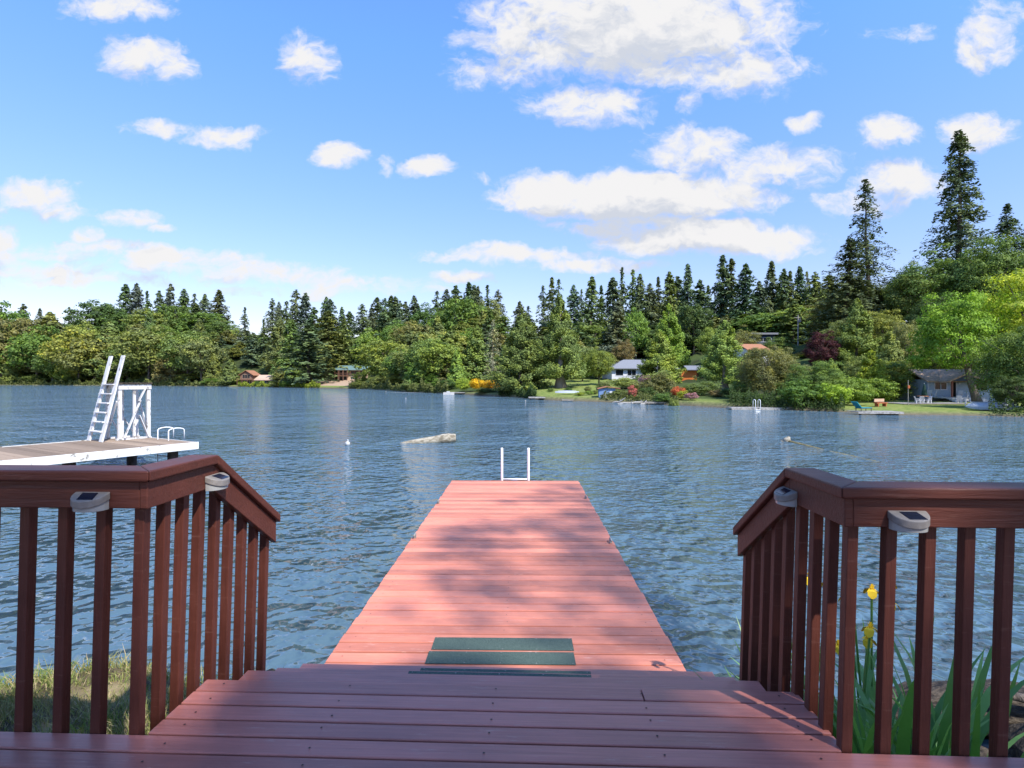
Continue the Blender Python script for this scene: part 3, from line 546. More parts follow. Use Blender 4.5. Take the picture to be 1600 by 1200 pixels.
# ------------------------------------------------------------------ trees one by one
T = '''B,-20,462,90,360,b,large round green tree cut by the left picture edge
B,28,492,74,352,bo,olive tree right of the one at the left picture edge
C,78,488,86,352,co,wide brownish olive conifer left of the small golden conifer
B,128,500,48,356,by,light green tree behind the small golden conifer
C,100,565,30,341,yg,small golden yellow conifer at the far left shore
C,168,500,74,330,co,broad olive conifer seen just left of the white ladder top
C,214,504,72,322,fo,broad dark olive conifer right of the white ladder top
B,250,522,54,318,by,yellow green tree right of the dark olive conifer
B,283,528,56,305,by,bright yellow green tree in the middle of the left shore
B,318,540,50,290,bo,loose light green tree left of the round shore conifer
B,152,468,72,425,bd,big dark round tree on the left ridge
B,186,480,50,420,bd,dark tree between the big dark one and the ridge firs
B,236,482,72,420,bo,wide olive tree under the ridge firs
B,270,474,50,425,b,mid green tree under the ridge firs
B,318,486,66,400,b,rounded green tree on the right shoulder of the left ridge
F,306,474,34,395,fd,dark narrow fir standing in front of the left ridge
B,345,498,46,390,b,green tree sloping down from the left ridge
C,361,560,34,254,co,round olive conifer at the shore left of the brown roofed house
F,382,480,26,330,fb,blue green twin fir right of the left ridge
F,395,520,30,285,fb,dark blue fir above the brown roofed house
F,412,500,28,290,fd,slim dark fir above the tan roof
C,438,498,52,270,fo,tall dull green conifer between the two left houses
C,436,572,26,222,co,small olive conifer on the shore between the two left houses
F,455,500,44,250,fo,green fir left of the widest dark fir
F,483,505,72,212,fd,widest dark fir whose skirt touches the shore left of the green roofed house
F,512,486,62,232,fo,tall green fir behind the widest dark fir
F,536,498,36,242,fo,green fir above the green roofed house
F,560,530,36,236,fd,dark fir right above the green roofed house
B,578,512,46,235,bb,bright round tree behind the green roofed house
B,562,580,26,186,by,small light tree on the bank in front of the green roofed house
B,620,500,52,235,b,green tree in the middle of the far wood
B,652,512,54,205,bo,olive tree left of the tall round group
B,668,474,56,250,bd,dark green tree at the left foot of the tall round group
B,722,464,84,235,b,tall round topped tree group left of the dead conifer
B,764,468,54,235,bo,olive tall tree right of the round topped group
B,690,486,54,240,b,green tree between the dark tree and the round topped group
B,600,540,44,195,bo,low olive tree beyond the shore shrubs
B,632,540,48,172,b,green tree above the long pale shrubs
C,702,516,78,142,c,large hanging green conifer left of the yellow broom
C,745,508,56,138,c,green conifer behind the dead grey conifer
D,770,500,42,114,gr,dead grey brown conifer left of the two great cedars
C,812,482,84,94,c,great cedar with skirt down to the water, left of the trunked one
t,876,462,80,92,c,great cedar standing on a thick flared trunk by the lawn
B,936,538,46,94,bb,bright green round tree right of the trunked great cedar
F,962,470,46,128,fb,blue grey spruce above the white house
B,975,530,36,122,br,brownish thin tree beside the blue grey spruce
B,994,480,40,142,bb,bright yellow green tree right of the blue grey spruce
C,1046,474,54,118,cl,tall light green conifer between the white and the orange house
B,1084,472,58,135,bd,dark round tree behind the orange house
C,1030,514,66,92,cl,light green cedar hiding the wall between the white and the orange house
t,1132,500,84,72,cl,bright yellow green cedar with a straight grey trunk on the shore lawn
F,1127,400,44,160,fd,ragged double topped fir, tallest over the middle shore
F,1144,404,34,158,fd,leaning top fir beside the ragged tallest one
F,1165,412,40,150,fd,broad twin topped fir right of the ragged one
F,1204,408,26,165,fd,lone narrow fir between two dark groups
F,1236,424,34,150,fo,dark fir left of the great firs
F,1250,417,26,152,fd,slim fir in the dark group left of the great firs
F,1270,425,34,148,fo,dull green fir behind the purple leaved tree
W,1196,534,100,59,bo,drooping olive tree on the shore behind the white floating dock
B,1238,560,60,58,bo,olive tree between the drooping tree and the shore bush
B,1278,564,88,53,b,broad bush tree overhanging the water left of the lounger dock
B,1286,516,52,80,pu,dark purple leaved tree
F,1240,470,40,128,fo,dull green conifer behind the utility pole
F,1322,374,100,98,fd,massive dark fir left of the tall thin fir
s,1359,278,94,104,fd,tall thin ragged fir, second tallest on the right
F,1499,203,102,97,fd,tallest fir rising over the round canopy at the right
F,1580,318,80,86,fd,dark fir at the right picture edge above the canopy
F,1612,338,74,84,fd,dark fir just cut by the right picture edge
C,1338,466,68,80,c,pointed green cedar right of the purple leaved tree
B,1480,385,140,92,b,huge round green canopy below the tallest fir
B,1428,415,84,93,b,round green canopy at the left of the huge one
B,1552,372,110,84,b,green canopy right of the huge one, under the edge firs
B,1462,458,80,82,bd,dark green tree under the huge canopy
C,1388,512,60,66,by,golden green cypress mass behind the sloping lawn
C,1362,545,60,62,yg,golden low conifer left of the cypress mass
B,1416,500,52,70,ol,greyish olive tree left of the cabin tree
B,1392,560,70,63,bb,leafy bright bush tree at the top of the sloping lawn
B,1440,556,60,72,c,green tree close behind the left end of the cabin
B,1340,556,50,66,bo,olive bush tree above the lounger dock
B,1608,410,150,56,hy,bright yellow green tree at the right picture edge
B,1566,455,90,60,hy,golden green tree between the cabin tree and the edge tree
W,1606,500,130,46,b,green overhanging tree drooping to the water right of the upturned boat
B,1585,586,66,43.5,bd,dark low bush over the water at the end of the upturned boat
S,1302,592,50,49,yg,yellow green bush over the water left of the pale rock
S,1330,585,56,53,bb,bright green leafy bush behind the pale rock
S,1368,588,60,58,bb,light green bush right behind the lounger
S,1408,590,50,66,bb,green bush at the left edge of the sloping lawn
S,1252,590,66,50.5,b,dark leafy bush right of the white floating dock
S,1165,612,58,56,bd,dark bush behind the white floating dock
S,1205,618,44,54,b,green bush under the drooping tree
S,1140,602,30,62,bd,dark bush right of the straight grey trunk
S,1232,615,26,51.5,yg,yellow leaved bush by the right end of the white floating dock
S,1030,580,54,72,fo,big dark rhododendron bush between the pink and the orange flowers
S,1036,613,32,62,b,clipped green mound at the water under the dark rhododendron
S,1008,582,22,82,li,lilac flowering bush beside the white house
S,988,600,15,67.5,pk,tall pink flowering rhododendron at the shore
S,996,592,32,76,bo,olive bush above the pink rhododendron
S,975,588,40,84,ol,pale olive bush below the white house
S,966,607,34,70.5,bo,light olive bush between the blue shed and the pink rhododendron
S,1060,600,24,62,or,orange flowering azalea by the shore
S,1067,607,20,61,yg,yellow green bush beside the orange azalea
S,1081,611,22,60,li,lilac pink flowering mound beside the lawn strip
B,1214,526,46,104,b,green tree in front of the right end of the upper grey house
C,1172,546,30,98,c,small light cedar in front of the upper grey house
S,1104,594,44,66,fo,dark rounded bush mass left of the straight grey trunk
S,1158,590,40,60,b,green bush between the straight grey trunk and the drooping tree
S,945,594,26,80,bo,low olive bush at the upper end of the lawn
B,1536,540,76,68,b,green tree right behind the roof of the cabin
B,1474,532,70,69,bo,olive green tree behind the left half of the cabin roof
C,1300,560,50,58,cl,light green cedar bush mass above the overhanging bush tree
S,1078,596,26,66,b,green hedge mound behind the lilac mound
S,1120,608,26,63,br,reddish brown shrub in the shade of the grey trunk
S,1010,602,30,68,bd,dark bush between the pink flowers and the green mound
S,1052,616,18,59,bo,small olive shrub at the water under the azalea
S,918,603,12,80,fo,small round clipped shrub on the lawn, left of its pair
S,937,602,12,80,fo,small round clipped shrub on the lawn next to the blue shed
S,888,605,14,82,bd,dark round shrub right behind the flared trunk
S,860,606,11,84,fo,small round shrub left of the flared trunk
S,906,612,18,75,yg,bright yellow green shrub at the lawn edge
S,921,609,14,75,bb,light green shrub between the yellow green one and the blue shed
S,930,609,11,76,b,tiny green shrub touching the blue shed
S,724,587,26,108,yg,yellow green bush left of the yellow broom
S,745,588,26,106,ye,bright yellow broom, left half
S,765,590,28,104,ye,bright yellow broom, right half with brown twigs
S,758,606,40,101,bd,low dark bush at the water under the yellow broom
S,565,595,30,180,bo,low bush on the bank foot by the green roofed house
S,592,584,34,175,bo,first pale willow bush from the left on the middle shore
S,618,582,36,160,by,second pale willow bush from the left on the middle shore
S,650,570,40,150,bb,tall light green bush in the middle of the pale ones
S,676,584,30,132,b,green bush right end of the pale row
S,640,596,30,132,bo,low olive bush at the water in the pale row
S,700,592,34,118,bd,dark green bush left of the small white boat
S,455,594,30,215,b,low green bush on the shore under the widest dark fir
S,130,586,46,330,bo,low reedy bush right of the golden conifer
S,60,584,50,338,b,low green bush left of the golden conifer
S,255,588,46,306,ol,low brown olive bush on the left shore
S,300,582,50,285,by,low light green bush on the left shore
S,330,590,30,266,b,low green bush left of the round shore conifer
S,424,594,9,229,bd,small dark round bush in front of the tan roof
S,402,594,8,234,bd,small dark round bush by the brown house wall'''
for ln in T.split('\n'):
    k, x, top, w, z, tint, lab = ln.split(',', 6); tree(k, float(x), float(top), float(w), float(z), tint, lab)
ORD = 'first second third fourth fifth sixth seventh eighth ninth tenth eleventh twelfth thirteenth fourteenth fifteenth sixteenth seventeenth eighteenth nineteenth'.split()
def row(tab, z, label, group, tints=('fd', 'fb', 'fd')):
    for i, (x, top, w) in enumerate(tab):
        lb = ORD[i]+' '+label.replace('fir on', 'fir from the left on').replace('fir in', 'fir from the left in')
        tree('F', x, top, w*1.6, z*(1+.05*math.sin(i*2.3)), tints[i % len(tints)], lb, group)
row([(38,475,14),(64,482,12),(110,480,14),(197,444,16),(212,443,20),(232,455,18),(250,454,14),(267,444,18),(288,452,16),(303,459,14),(320,460,18),(342,453,22)], 450, 'dark fir on the left ridge skyline', 'firs on the left skyline')
row([(426,466,17),(436,472,14),(447,471,14),(462,453,20),(477,458,22),(491,480,18),(508,464,18),(518,468,20),(534,480,14),(547,487,20),(566,475,22),(580,481,16),(592,465,24),(603,466,14),(610,462,14),(618,464,14),(626,470,14),(634,471,14),(649,462,14)], 300, 'dark fir on the skyline above the two left houses', 'firs on the middle left skyline')
row([(683,455,18),(698,452,18),(713,446,18),(731,441,18),(740,446,14),(748,448,14),(762,446,22),(778,453,16),(812,471,14),(826,478,20)], 285, 'dark fir on the skyline behind the tall round group', 'firs on the centre skyline')
row([(851,446,22),(862,434,26),(872,436,22),(897,446,20),(909,452,16),(922,432,26),(940,446,22),(955,434,30),(972,418,18),(988,421,26),(1000,429,22),(1016,443,24),(1031,433,24),(1046,425,24),(1060,432,22),(1075,413,20),(1092,438,26),(1105,446,24)], 180, 'dark fir on the skyline between cedars and ragged fir', 'firs on the centre right skyline', ('fd', 'fo', 'fd', 'fb'))
row([(1184,440,24),(1217,448,22),(1226,420,20),(1262,425,18),(1281,440,30),(1298,430,30)], 158, 'dark fir in the far rank before the massive fir', 'firs in the right rank', ('fd', 'fo'))
RIDGE = [(-900,440),(-100,450),(0,476),(60,492),(120,488),(160,474),(300,480),(350,505),(420,515),(500,495),(560,510),(620,498),(660,488),(720,470),(780,480),(830,492),(870,480),(950,466),(1050,455),(1100,462),(1200,455),(1280,458),(1330,420),(1400,430),(1450,400),(1600,385),(2200,330)]
FILL = [(-860,-30,16,.10,.55), (-30,380,46,.06,.34), (380,700,50,.2,.6), (700,900,26,.5,1.1), (900,1110,26,1.0,1.9), (1110,1310,24,1.2,2.2), (1310,1620,24,.9,1.7), (1640,2500,44,.2,1.3)]
LBL = ['beyond the left picture edge', 'standing in the mass of the left wood', 'in the mass of the wood behind the two left houses', 'in the mass of the wood behind the great cedars', 'in the wood behind the white house', 'in the wood above the drooping shore tree', 'on the slope behind the cabin', 'beyond the right picture edge']
for ri, (xa, xb, n, f0, f1) in enumerate(FILL):
    for i in range(n):
        x = xa+(xb-xa)*(i+.5+tr_rng.uniform(-.4, .4))/n; S = float(lerp(SH, x)); hid = ri in (1, 2, 3, 4, 5, 6)
        layer = i % 3; ff = f0+(f1-f0)*((.0, .45, 1.0)[layer]+tr_rng.uniform(0, .12)); z = S*(1+ff)+(45 if x > 330 and x < 620 else 25 if x > 920 else 8)
        if x > 930 and x < 1100: z = max(z, 132)
        if ri == 6: z = max(z, 100)
        lo = (52, 26, 6)[layer]; top = float(lerp(RIDGE, x))+lo+tr_rng.uniform(0, 22)
        top = min(top, Y0-(gz(x, z)+9-EYE)/z*F)+0
        k = tr_rng.choice(('BBCCF', 'BBCCF', 'CCFFB', 'CCFBF', 'CFFBC', 'CFBFC', 'BBFCB', 'BCF')[ri]); w = {'B': 16, 'C': 11, 'F': 9}[k]*tr_rng.uniform(.85, 1.3)/z*F
        tint = tr_rng.choice({'B': ['b', 'bd', 'bo', 'b', 'by'], 'C': ['c', 'co', 'fo', 'fo'], 'F': ['fd', 'fo', 'fb']}[k])
        nm = {'B': 'leafy green tree', 'C': 'green cedar', 'F': 'dark fir'}[k]
        tree(k, x, top, w, z, tint, nm+' '+LBL[ri], nm+'s '+LBL[ri])
FRONT = [(-40,350,15,12,505,565,'BBC','green tree in the front rank of the far left shore'), (425,470,3,52,520,560,'CF','green conifer close behind the tan roofed house'), (585,700,9,22,520,560,'BBC','green tree in the front rank behind the pale willow bushes'),
 (640,720,4,14,530,565,'BC','green tree in the front rank left of the yellow broom'), (905,960,3,36,545,565,'B','green tree at the upper lawn edge left of the white house'), (1105,1185,5,46,505,545,'BCB','green tree behind the straight grey trunk'), (1195,1330,8,40,545,566,'BCB','green tree below the purple leaved tree'),
 (1310,1450,9,40,480,545,'BCBC','green tree on the slope left above the cabin'), (1530,1640,6,40,450,530,'B','green tree on the slope right above the cabin'), (1330,1440,6,27,540,575,'CBC','golden green tree just above the sloping lawn')]
for xa, xb, n, dz_, ta, tb, ks, lab in FRONT:
    for i in range(n):
        x = xa+(xb-xa)*(i+.5+tr_rng.uniform(-.35, .35))/n; z = float(lerp(SH, x))+dz_*tr_rng.uniform(.9, 1.4); k = ks[i % len(ks)]
        top = tr_rng.uniform(ta, tb); h = EYE+(Y0-top)/F*z-gz(x, z); tint = tr_rng.choice(['c', 'co', 'by', 'cl'] if 'golden' in lab else {'B': ['b', 'bo', 'bb', 'by'], 'C': ['c', 'co', 'cl'], 'F': ['fo', 'fb']}[k])
        tree(k, x, top, max(5, h*{'B': .95, 'C': .6, 'F': .4}[k])*tr_rng.uniform(.85, 1.2)/z*F, z, tint, ORD[i]+' '+lab.replace('tree', 'tree from the left', 1).replace('conifer', 'conifer from the left', 1), lab.replace('tree', 'trees', 1).replace('conifer', 'conifers', 1))
# undergrowth of the shore: bushes along the wooded shore, as one mass each
def reeds(x0, x1, n, h, tint, name, label, dmax=3.5, dmin=.6):
    rng = np.random.default_rng(abs(int(x0))+5); xp = rng.uniform(x0, x1, n); z = lerp(SH, xp)+rng.uniform(dmin, dmax, n); g = ground(xp, z)
    hh = h*rng.uniform(.5, 1.2, n)*(.7+.5*np.sin(xp*.35)*np.sin(xp*.13+1)); P = np.stack([(xp-800)/F*z, z, g+hh*rng.uniform(.15, 1, n)], -1); s = .011*z.mean()/5
    V = leafquads(P, rng.normal(size=(n, 3))*.6+np.array([0, -.4, .5]), max(.12, .0022*float(z.mean())), rng, 1.6)
    me = crown_mesh(V, M['leaf']); me.name = name; o = inst(name, me, color=G_[tint]); tag(o, label, 'undergrowth', None, 'stuff')
reeds(-200, 355, 16000, 3.0, 'bo', 'undergrowth', 'low green undergrowth along the far left shore', 9)
reeds(372, 500, 5000, 1.8, 'yg', 'reeds', 'yellow green reeds on the shore below the tan roofed house', 8)
reeds(545, 700, 9000, 2.0, 'bo', 'undergrowth', 'green undergrowth along the middle shore', 5)
reeds(778, 838, 3500, 1.3, 'bd', 'undergrowth', 'dark undergrowth at the water under the first great cedar', 4)
reeds(938, 1060, 5000, .8, 'bo', 'undergrowth', 'low plants on the flower bed shore', 5, 1)
reeds(1140, 1320, 9000, 1.3, 'bd', 'undergrowth', 'dark leafy undergrowth on the shore between the two right docks', 5)
reeds(1545, 2200, 14000, 1.2, 'bd', 'undergrowth', 'dark leafy undergrowth at the right edge of the shore', 6)

# ------------------------------------------------------------------ houses and things on the far shore
def at(x, z, up=0): return ((x-800)/F*z, z, gz(x, z)+up)
def window(t, x0, x1, z0, z1, y, trim='whitewall', mull=1):
    m = MB(); w = .09
    m.b2(x0-w, x1+w, y-.05, y+.01, z0-w, z0); m.b2(x0-w, x1+w, y-.05, y+.01, z1, z1+w); m.b2(x0-w, x0, y-.05, y+.01, z0, z1); m.b2(x1, x1+w, y-.05, y+.01, z0, z1)
    for i in range(1, mull+1): xx = x0+(x1-x0)*i/(mull+1); m.b2(xx-.03, xx+.03, y-.045, y+.01, z0, z1)
    f = m.build('window', M[trim], t); MB().b2(x0, x1, y-.02, y+.008, z0, z1).build('pane', M['glass'], f)
def gable(t, x0, x1, y0, y1, ze, zr, mat_, ov=.4, along='x', th=.14):
    m = MB()
    if along == 'x':
        ym = (y0+y1)/2; s = (zr-ze)/(ym-y0)
        for (ya, yb, za, zb) in ((y0-ov, ym, ze-ov*s, zr), (ym, y1+ov, zr, ze-ov*s)):
            m.add([(x0-ov, ya, za), (x1+ov, ya, za), (x1+ov, yb, zb), (x0-ov, yb, zb), (x0-ov, ya, za-th), (x1+ov, ya, za-th), (x1+ov, yb, zb-th), (x0-ov, yb, zb-th)], [(0,1,2,3),(7,6,5,4),(0,4,5,1),(1,5,6,2),(2,6,7,3),(3,7,4,0)])
    else:
        xm = (x0+x1)/2; s = (zr-ze)/(xm-x0)
        for (xa, xb, za, zb) in ((x0-ov, xm, ze-ov*s, zr), (xm, x1+ov, zr, ze-ov*s)):
            m.add([(xa, y0-ov, za), (xb, y0-ov, zb), (xb, y1, zb), (xa, y1, za), (xa, y0-ov, za-th), (xb, y0-ov, zb-th), (xb, y1, zb-th), (xa, y1, za-th)], [(0,1,2,3),(7,6,5,4),(0,4,5,1),(1,5,6,2),(2,6,7,3),(3,7,4,0)])
    return m.build('roof', M[mat_], t)
def hip(t, x0, x1, y0, y1, ze, zr, mat_, ov=.5):
    a, b, c, d_ = x0-ov, x1+ov, y0-ov, y1+ov; ym = (y0+y1)/2; r = (y1-y0)/2
    m = MB(); m.add([(a, c, ze), (b, c, ze), (b, d_, ze), (a, d_, ze), (x0+r, ym, zr), (x1-r, ym, zr), (a, c, ze-.15), (b, c, ze-.15), (b, d_, ze-.15), (a, d_, ze-.15)], [(0,1,5,4),(1,2,5),(2,3,4,5),(3,0,4),(0,6,7,1),(1,7,8,2),(2,8,9,3),(3,9,6,0),(9,8,7,6)]); return m.build('roof', M[mat_], t)
def gend(m, xm, hw, y, ze, zr, th=.1): m.add([(xm-hw, y, ze), (xm+hw, y, ze), (xm, y, zr), (xm-hw, y+th, ze), (xm+hw, y+th, ze), (xm, y+th, zr)], [(0,1,2),(5,4,3),(0,3,4,1),(1,4,5,2),(2,5,3,0)])
# cabin at the right, 60 m away; local x right, y away
CZ = 60.; cx0 = (1450-800)/F*CZ; cg = .93
t = thing('cabin', 'small blue grey cabin with a brown roof and porch at the right shore', 'cabin', (cx0, CZ, cg), 0)
s_ = .0706   # metres per photo pixel at the cabin
m = MB(); m.b2(0, 9.2, 0, 5, -1.0, 1.92); m.build('wall', M['bluewall'], t)
m = MB()
for k in range(11): m.b2(-.004, 9.204, -.012, 0, .12+k*.165, .132+k*.165)
m.build('siding_grooves', M['bluepaint'], t)
gable(t, 0, 9.2, 0, 5, 1.92, 3.1, 'roofbrown', .35)
m = MB()
for (x0, x1) in ((1.0, 4.9),): gable(t, x0, x1, -1.6, 2.2, 1.78, 2.62, 'roofbrown', .15, 'y')
m.add([(1.0, -1.5, 1.75), (4.9, -1.5, 1.75), (2.95, -1.5, 2.48)], [(0, 1, 2)]); m.add([(1.0, -1.42, 1.75), (4.9, -1.42, 1.75), (2.95, -1.42, 2.48)], [(2, 1, 0)]); m.build('gable_end', M['navy'], t)
for x in (1.42, 3.55): MB().b2(x, x+.15, -1.5, -1.35, .0, 1.76).build('porch_post', M['redtrim'], t)
window(t, .75, 2.0, .85, 1.65, 0); window(t, 4.9, 6.5, .72, 1.6, 0)
d_ = MB().b2(2.55, 3.05, -.03, .02, .02, 1.62).build('door', M['dark'], t); m = MB(); m.b2(2.42, 2.54, -.045, 0, 0, 1.7); m.b2(3.06, 3.18, -.045, 0, 0, 1.7); m.b2(2.42, 3.18, -.045, 0, 1.701, 1.8); m.build('door_frame', M['whitewall'], t)
MB().b2(3.3, 3.55, -.12, 0, 1.45, 1.58).build('porch_lamp', M['whitewall'], t); MB().b2(-.06, .02, -.07, 0, 0, 1.9).build('downpipe', M['whitewall'], t)
m = MB()
for k in range(5): m.b2(.5+.0*k, 4.3-.0*k, -2.3-k*.36, -1.95-k*.36+.01, -.05-.12*k-.15, -.05-.12*k)
boards(m, .0, 4.9, -1.93, -.02, .14, .0, .1, .008); m.build('porch_steps', M['palewood'], t)
def terrace(name, label, x0, x1, z, dz, up, th, mt, cat, depth_y):
    X0, X1 = (x0-800)/F*z, (x1-800)/F*z; h = up; t = thing(name, label, cat, (X0, z, h), 0)
    m = MB(); boards(m, 0, X1-X0, 0, depth_y, .14, 0, .05, .012, random.Random(int(x0))); m.build('boards', M[mt], t); MB().b2(0, X1-X0, -.04, -.001, -th, .005).build('fascia', M['darkwood'], t)
    m = MB()
    for x in np.linspace(.2, X1-X0-.2, 4): m.b2(x-.06, x+.06, .2, .32, -1.0, -.06); m.b2(x-.06, x+.06, depth_y-.4, depth_y-.28, -1.0, -.06)
    m.build('supports', M['darkwood'], t); return t
TG = .46
terrace('terrace', 'low dark edged wooden terrace in front of the blue grey cabin', 1412, 1527, 53.4, 0, TG, .3, 'greywood', 'terrace', 3.6)
def adir(x, z, up, rz, label, mt='whitewall', s=1.0):
    t = thing('garden_chair', label, 'chair', ((x-800)/F*z, z, up), rz, 'white garden chairs by the cabin'); 
    m = MB()
    for k in range(5): m.box(((-.2+.1*k)*s, .28*s, .62*s), (.085*s, .02, .62*s), rx=-.35)
    m.build('backrest', M[mt], t); m = MB()
    for k in range(4): m.box((0, (-.22+.12*k)*s, (.36-.03*k)*s), (.5*s, .1*s, .02))
    m.build('seat', M[mt], t)
    for sx in (-1, 1):
        MB().box((sx*.3*s, -.02, .56*s), (.11*s, .62*s, .025)).build('armrest', M[mt], t)
        MB().box((sx*.27*s, -.26*s, .27*s), (.04, .07, .55*s)).build('leg', M[mt], t); MB().box((sx*.27*s, .2*s, .24*s), (.04, .07, .5*s)).build('leg', M[mt], t)
adir(1452, 59.2, cg+.0, 2.6, 'white garden chair under the left cabin window', s=.85); adir(1459, 58.9, cg+.0, -2.5, 'white garden chair beside the left porch post', s=.8)
adir(1500, 58.6, cg+.0, 2.7, 'white garden chair on the porch under the right window', s=.8); adir(1508, 58.8, cg+.0, -2.2, 'white slatted garden chair at the right end of the porch', s=.9)
adir(1499, 54.9, TG, 2.4, 'white garden chair on the terrace, left of the pair by the tree', s=.8); adir(1506, 54.7, TG, -2.3, 'white garden chair on the terrace nearest the tree trunk', s=.9)
t = thing('patio_table', 'brown topped round table on the terrace under a closed umbrella', 'table', ((1442-800)/F*55, 55, TG), 0)
MB().tube([(0, 0, .66), (0, 0, .72)], .5, 20).build('tabletop', M['table'], t); MB().tube([(0, 0, 0), (0, 0, .66)], .05, 8).build('pedestal', M['whitewall'], t)
t = thing('patio_umbrella', 'closed dark green umbrella over the round table', 'umbrella', ((1446-800)/F*55, 55.15, TG), 0)
MB().tube([(0, 0, 0), (0, 0, 2.0)], .02, 8).build('pole', M['white'], t); MB().tube([(0, 0, .75), (0, 0, 1.0), (0, 0, 1.6), (0, 0, 1.95)], [.26, .24, .13, .03], 10).build('canopy', M['umbrella'], t)
for i, (x, rz, lab) in enumerate(((1434, 1.2, 'white terrace chair left of the round table'), (1439, 2.8, 'white terrace chair in front of the round table'), (1450, -1.3, 'white terrace chair right of the round table'))): adir(x, 54.6, TG, rz, lab, s=.75)
t = thing('pole', 'tall thin grey pole at the left end of the terrace', 'pole', at(1419, 53), 0); MB().tube([(0, 0, -.2), (0, 0, 2.4)], .03, 8).build('shaft', M['greywood'], t); MB().box((.05, 0, 1.75), (.18, .12, .3)).build('feeder', M['rust'], t)
t = thing('post', 'short white post on the grass in front of the terrace', 'post', at(1508, 51), 0); MB().tube([(0, 0, -.1), (0, 0, .55)], .035, 8).build('shaft', M['white'], t); MB().tube([(0, 0, .551), (0, 0, .6)], [.05, .02], 8).build('cap', M['white'], t)
# upturned boat
t = thing('rowing_boat', 'upturned pale blue grey boat on the grass beside the big tree', 'boat', at(1551, 44.4, .28), R_(-32)); mb = MB(); n = 14; vs = []; fs = []
for i in range(n+1):
    u = i/n*2-1; wd = .62*(1-abs(u)**2.6)**.6+.01; hh = .36*(1-abs(u)**3)**.5+.04
    for k in range(9): a = math.pi*k/8; vs.append((u*1.75, wd*math.cos(a), hh*math.sin(a)**.7 if 0 < k < 8 else 0))
for i in range(n):
    for k in range(8): fs.append((i*9+k, i*9+k+1, (i+1)*9+k+1, (i+1)*9+k))
mb.add(vs, fs); h_ = mb.build('hull', M['boatblue'], t, smooth=True); h_.rotation_euler.x = R_(18); MB().box((0, 0, .41), (2.9, .05, .07), rx=0).build('keel', M['boatblue'], t).rotation_euler.x = R_(18)
MB().box((-.3, 0, -.12), (.5, .9, .2)).build('rest_block', M['darkwood'], t)
# trunk and crown of the tree beside the cabin
zt_ = 56.; t = thing('broadleaf_tree', 'light green leafy tree with a leaning dark trunk in front of the cabin', 'tree', at(1528, zt_), 0)
inst('crown', K['Bn'][1][0], t, loc=(-2.0, .4, 1.0), scale=(9.6, 9.6, 10.6), color=(.19, .33, .045))
m = MB(); m.tube([(0, 0, -.3), (-.25, 0, .7), (-.75, 0, 2.1), (-1.1, 0, 3.6), (-1.6, .2, 6), (-1.9, .3, 9)], [.55, .38, .30, .26, .18, .06], 12)
for a in ((-3.4, .5, 6.2), (1.2, 0, 6.4), (-2, -2.4, 6.6), (-.5, 2, 7.5), (-4.2, -.6, 8.4), (.8, -1.5, 8.6)): m.tube([(-1.0, .05, 3.4), ((a[0]-1.0)/2, a[1]/2, 4.9), a], [.17, .1, .03], 7)
m.build('trunk', M['bark'], t, smooth=True)
# lounger dock, lounger, rock, rusty bench
def floatdock(name, label, x0, x1, z, dy, up, mt='greywood', yaw=0, th=.16):
    X0, X1 = (x0-800)/F*z, (x1-800)/F*z; t = thing(name, label, 'dock', (X0, z, up), yaw)
    m = MB(); L_ = X1-X0
    nb = max(4, int(L_/.3))
    for i in range(nb): m.b2(L_*i/nb+.006, L_*(i+1)/nb-.006, 0, dy, -.04, random.Random(i).uniform(-.004, .004))
    m.build('boards', M[mt], t); MB().b2(0, L_, -.03, -.001, -th, .0).build('fascia', M[mt], t)
    for x in (.3, L_/2, L_-.3): MB().tube([(x, .3, -1.2), (x, .3, -.05)], .08, 8).build('piling', M['darkwood'], t)
    return t
floatdock('dock', 'small grey dock carrying the teal lounger at the right shore', 1341, 1409, 42.9, 1.7, .26, yaw=R_(-4))
t = thing('lounger', 'teal cushioned lounger on the small grey dock', 'lounger', ((1347-800)/F*43.6, 43.6, .26), R_(15))
MB().box((.15, 0, .28), (1.1, .55, .06)).build('seat', M['teal'], t); MB().box((-.55, 0, .52), (.72, .55, .06), ry=.75).build('backrest', M['teal'], t)
m = MB()
for x in (-.35, .65):
    for y in (-.24, .24): m.b2(x-.02, x+.02, y-.02, y+.02, 0, .25)
m.b2(-.5, .75, -.26, -.23, .21, .24); m.b2(-.5, .75, .23, .26, .21, .24); m.build('frame', M['darkwood'], t)
t = MB(); rr = random.Random(3)
def rock(name, label, loc, s, seed, mt='rock', cat='rock'):
    rng = np.random.default_rng(seed); mb = MB(); n = 12; vs = []; fs = []
    for i in range(7):
        a = math.pi*i/6
        for k in range(n): b = 2*math.pi*k/n; q = 1+.18*math.sin(3*b+seed)*math.sin(a)+rng.uniform(-.09, .09); vs.append((s[0]*q*math.sin(a)*math.cos(b), s[1]*q*math.sin(a)*math.sin(b), s[2]*q*math.cos(a)))
    for i in range(6):
        for k in range(n): fs.append((i*n+k, (i+1)*n+k, (i+1)*n+(k+1) % n, i*n+(k+1) % n))
    mb.add(vs, fs); o = mb.build(name, M[mt], None, loc=loc, smooth=False); tag(o, label, cat); return o
rock('rock', 'big pale boulder at the water left of the teal lounger', at(1326, 45.2, .25), (1.05, .8, .62), 4)
t = thing('bench', 'low rust brown bench on the grass right of the lounger', 'bench', at(1376, 50.5), R_(20)); MB().box((0, 0, .34), (1.4, .4, .07)).build('seat', M['rust'], t)
for x in (-.5, .5): MB().box((x, 0, .16), (.1, .35, .3)).build('leg', M['rust'], t)
MB().box((.1, .22, .58), (1.3, .05, .28)).build('backrest', M['tanwall'], t)
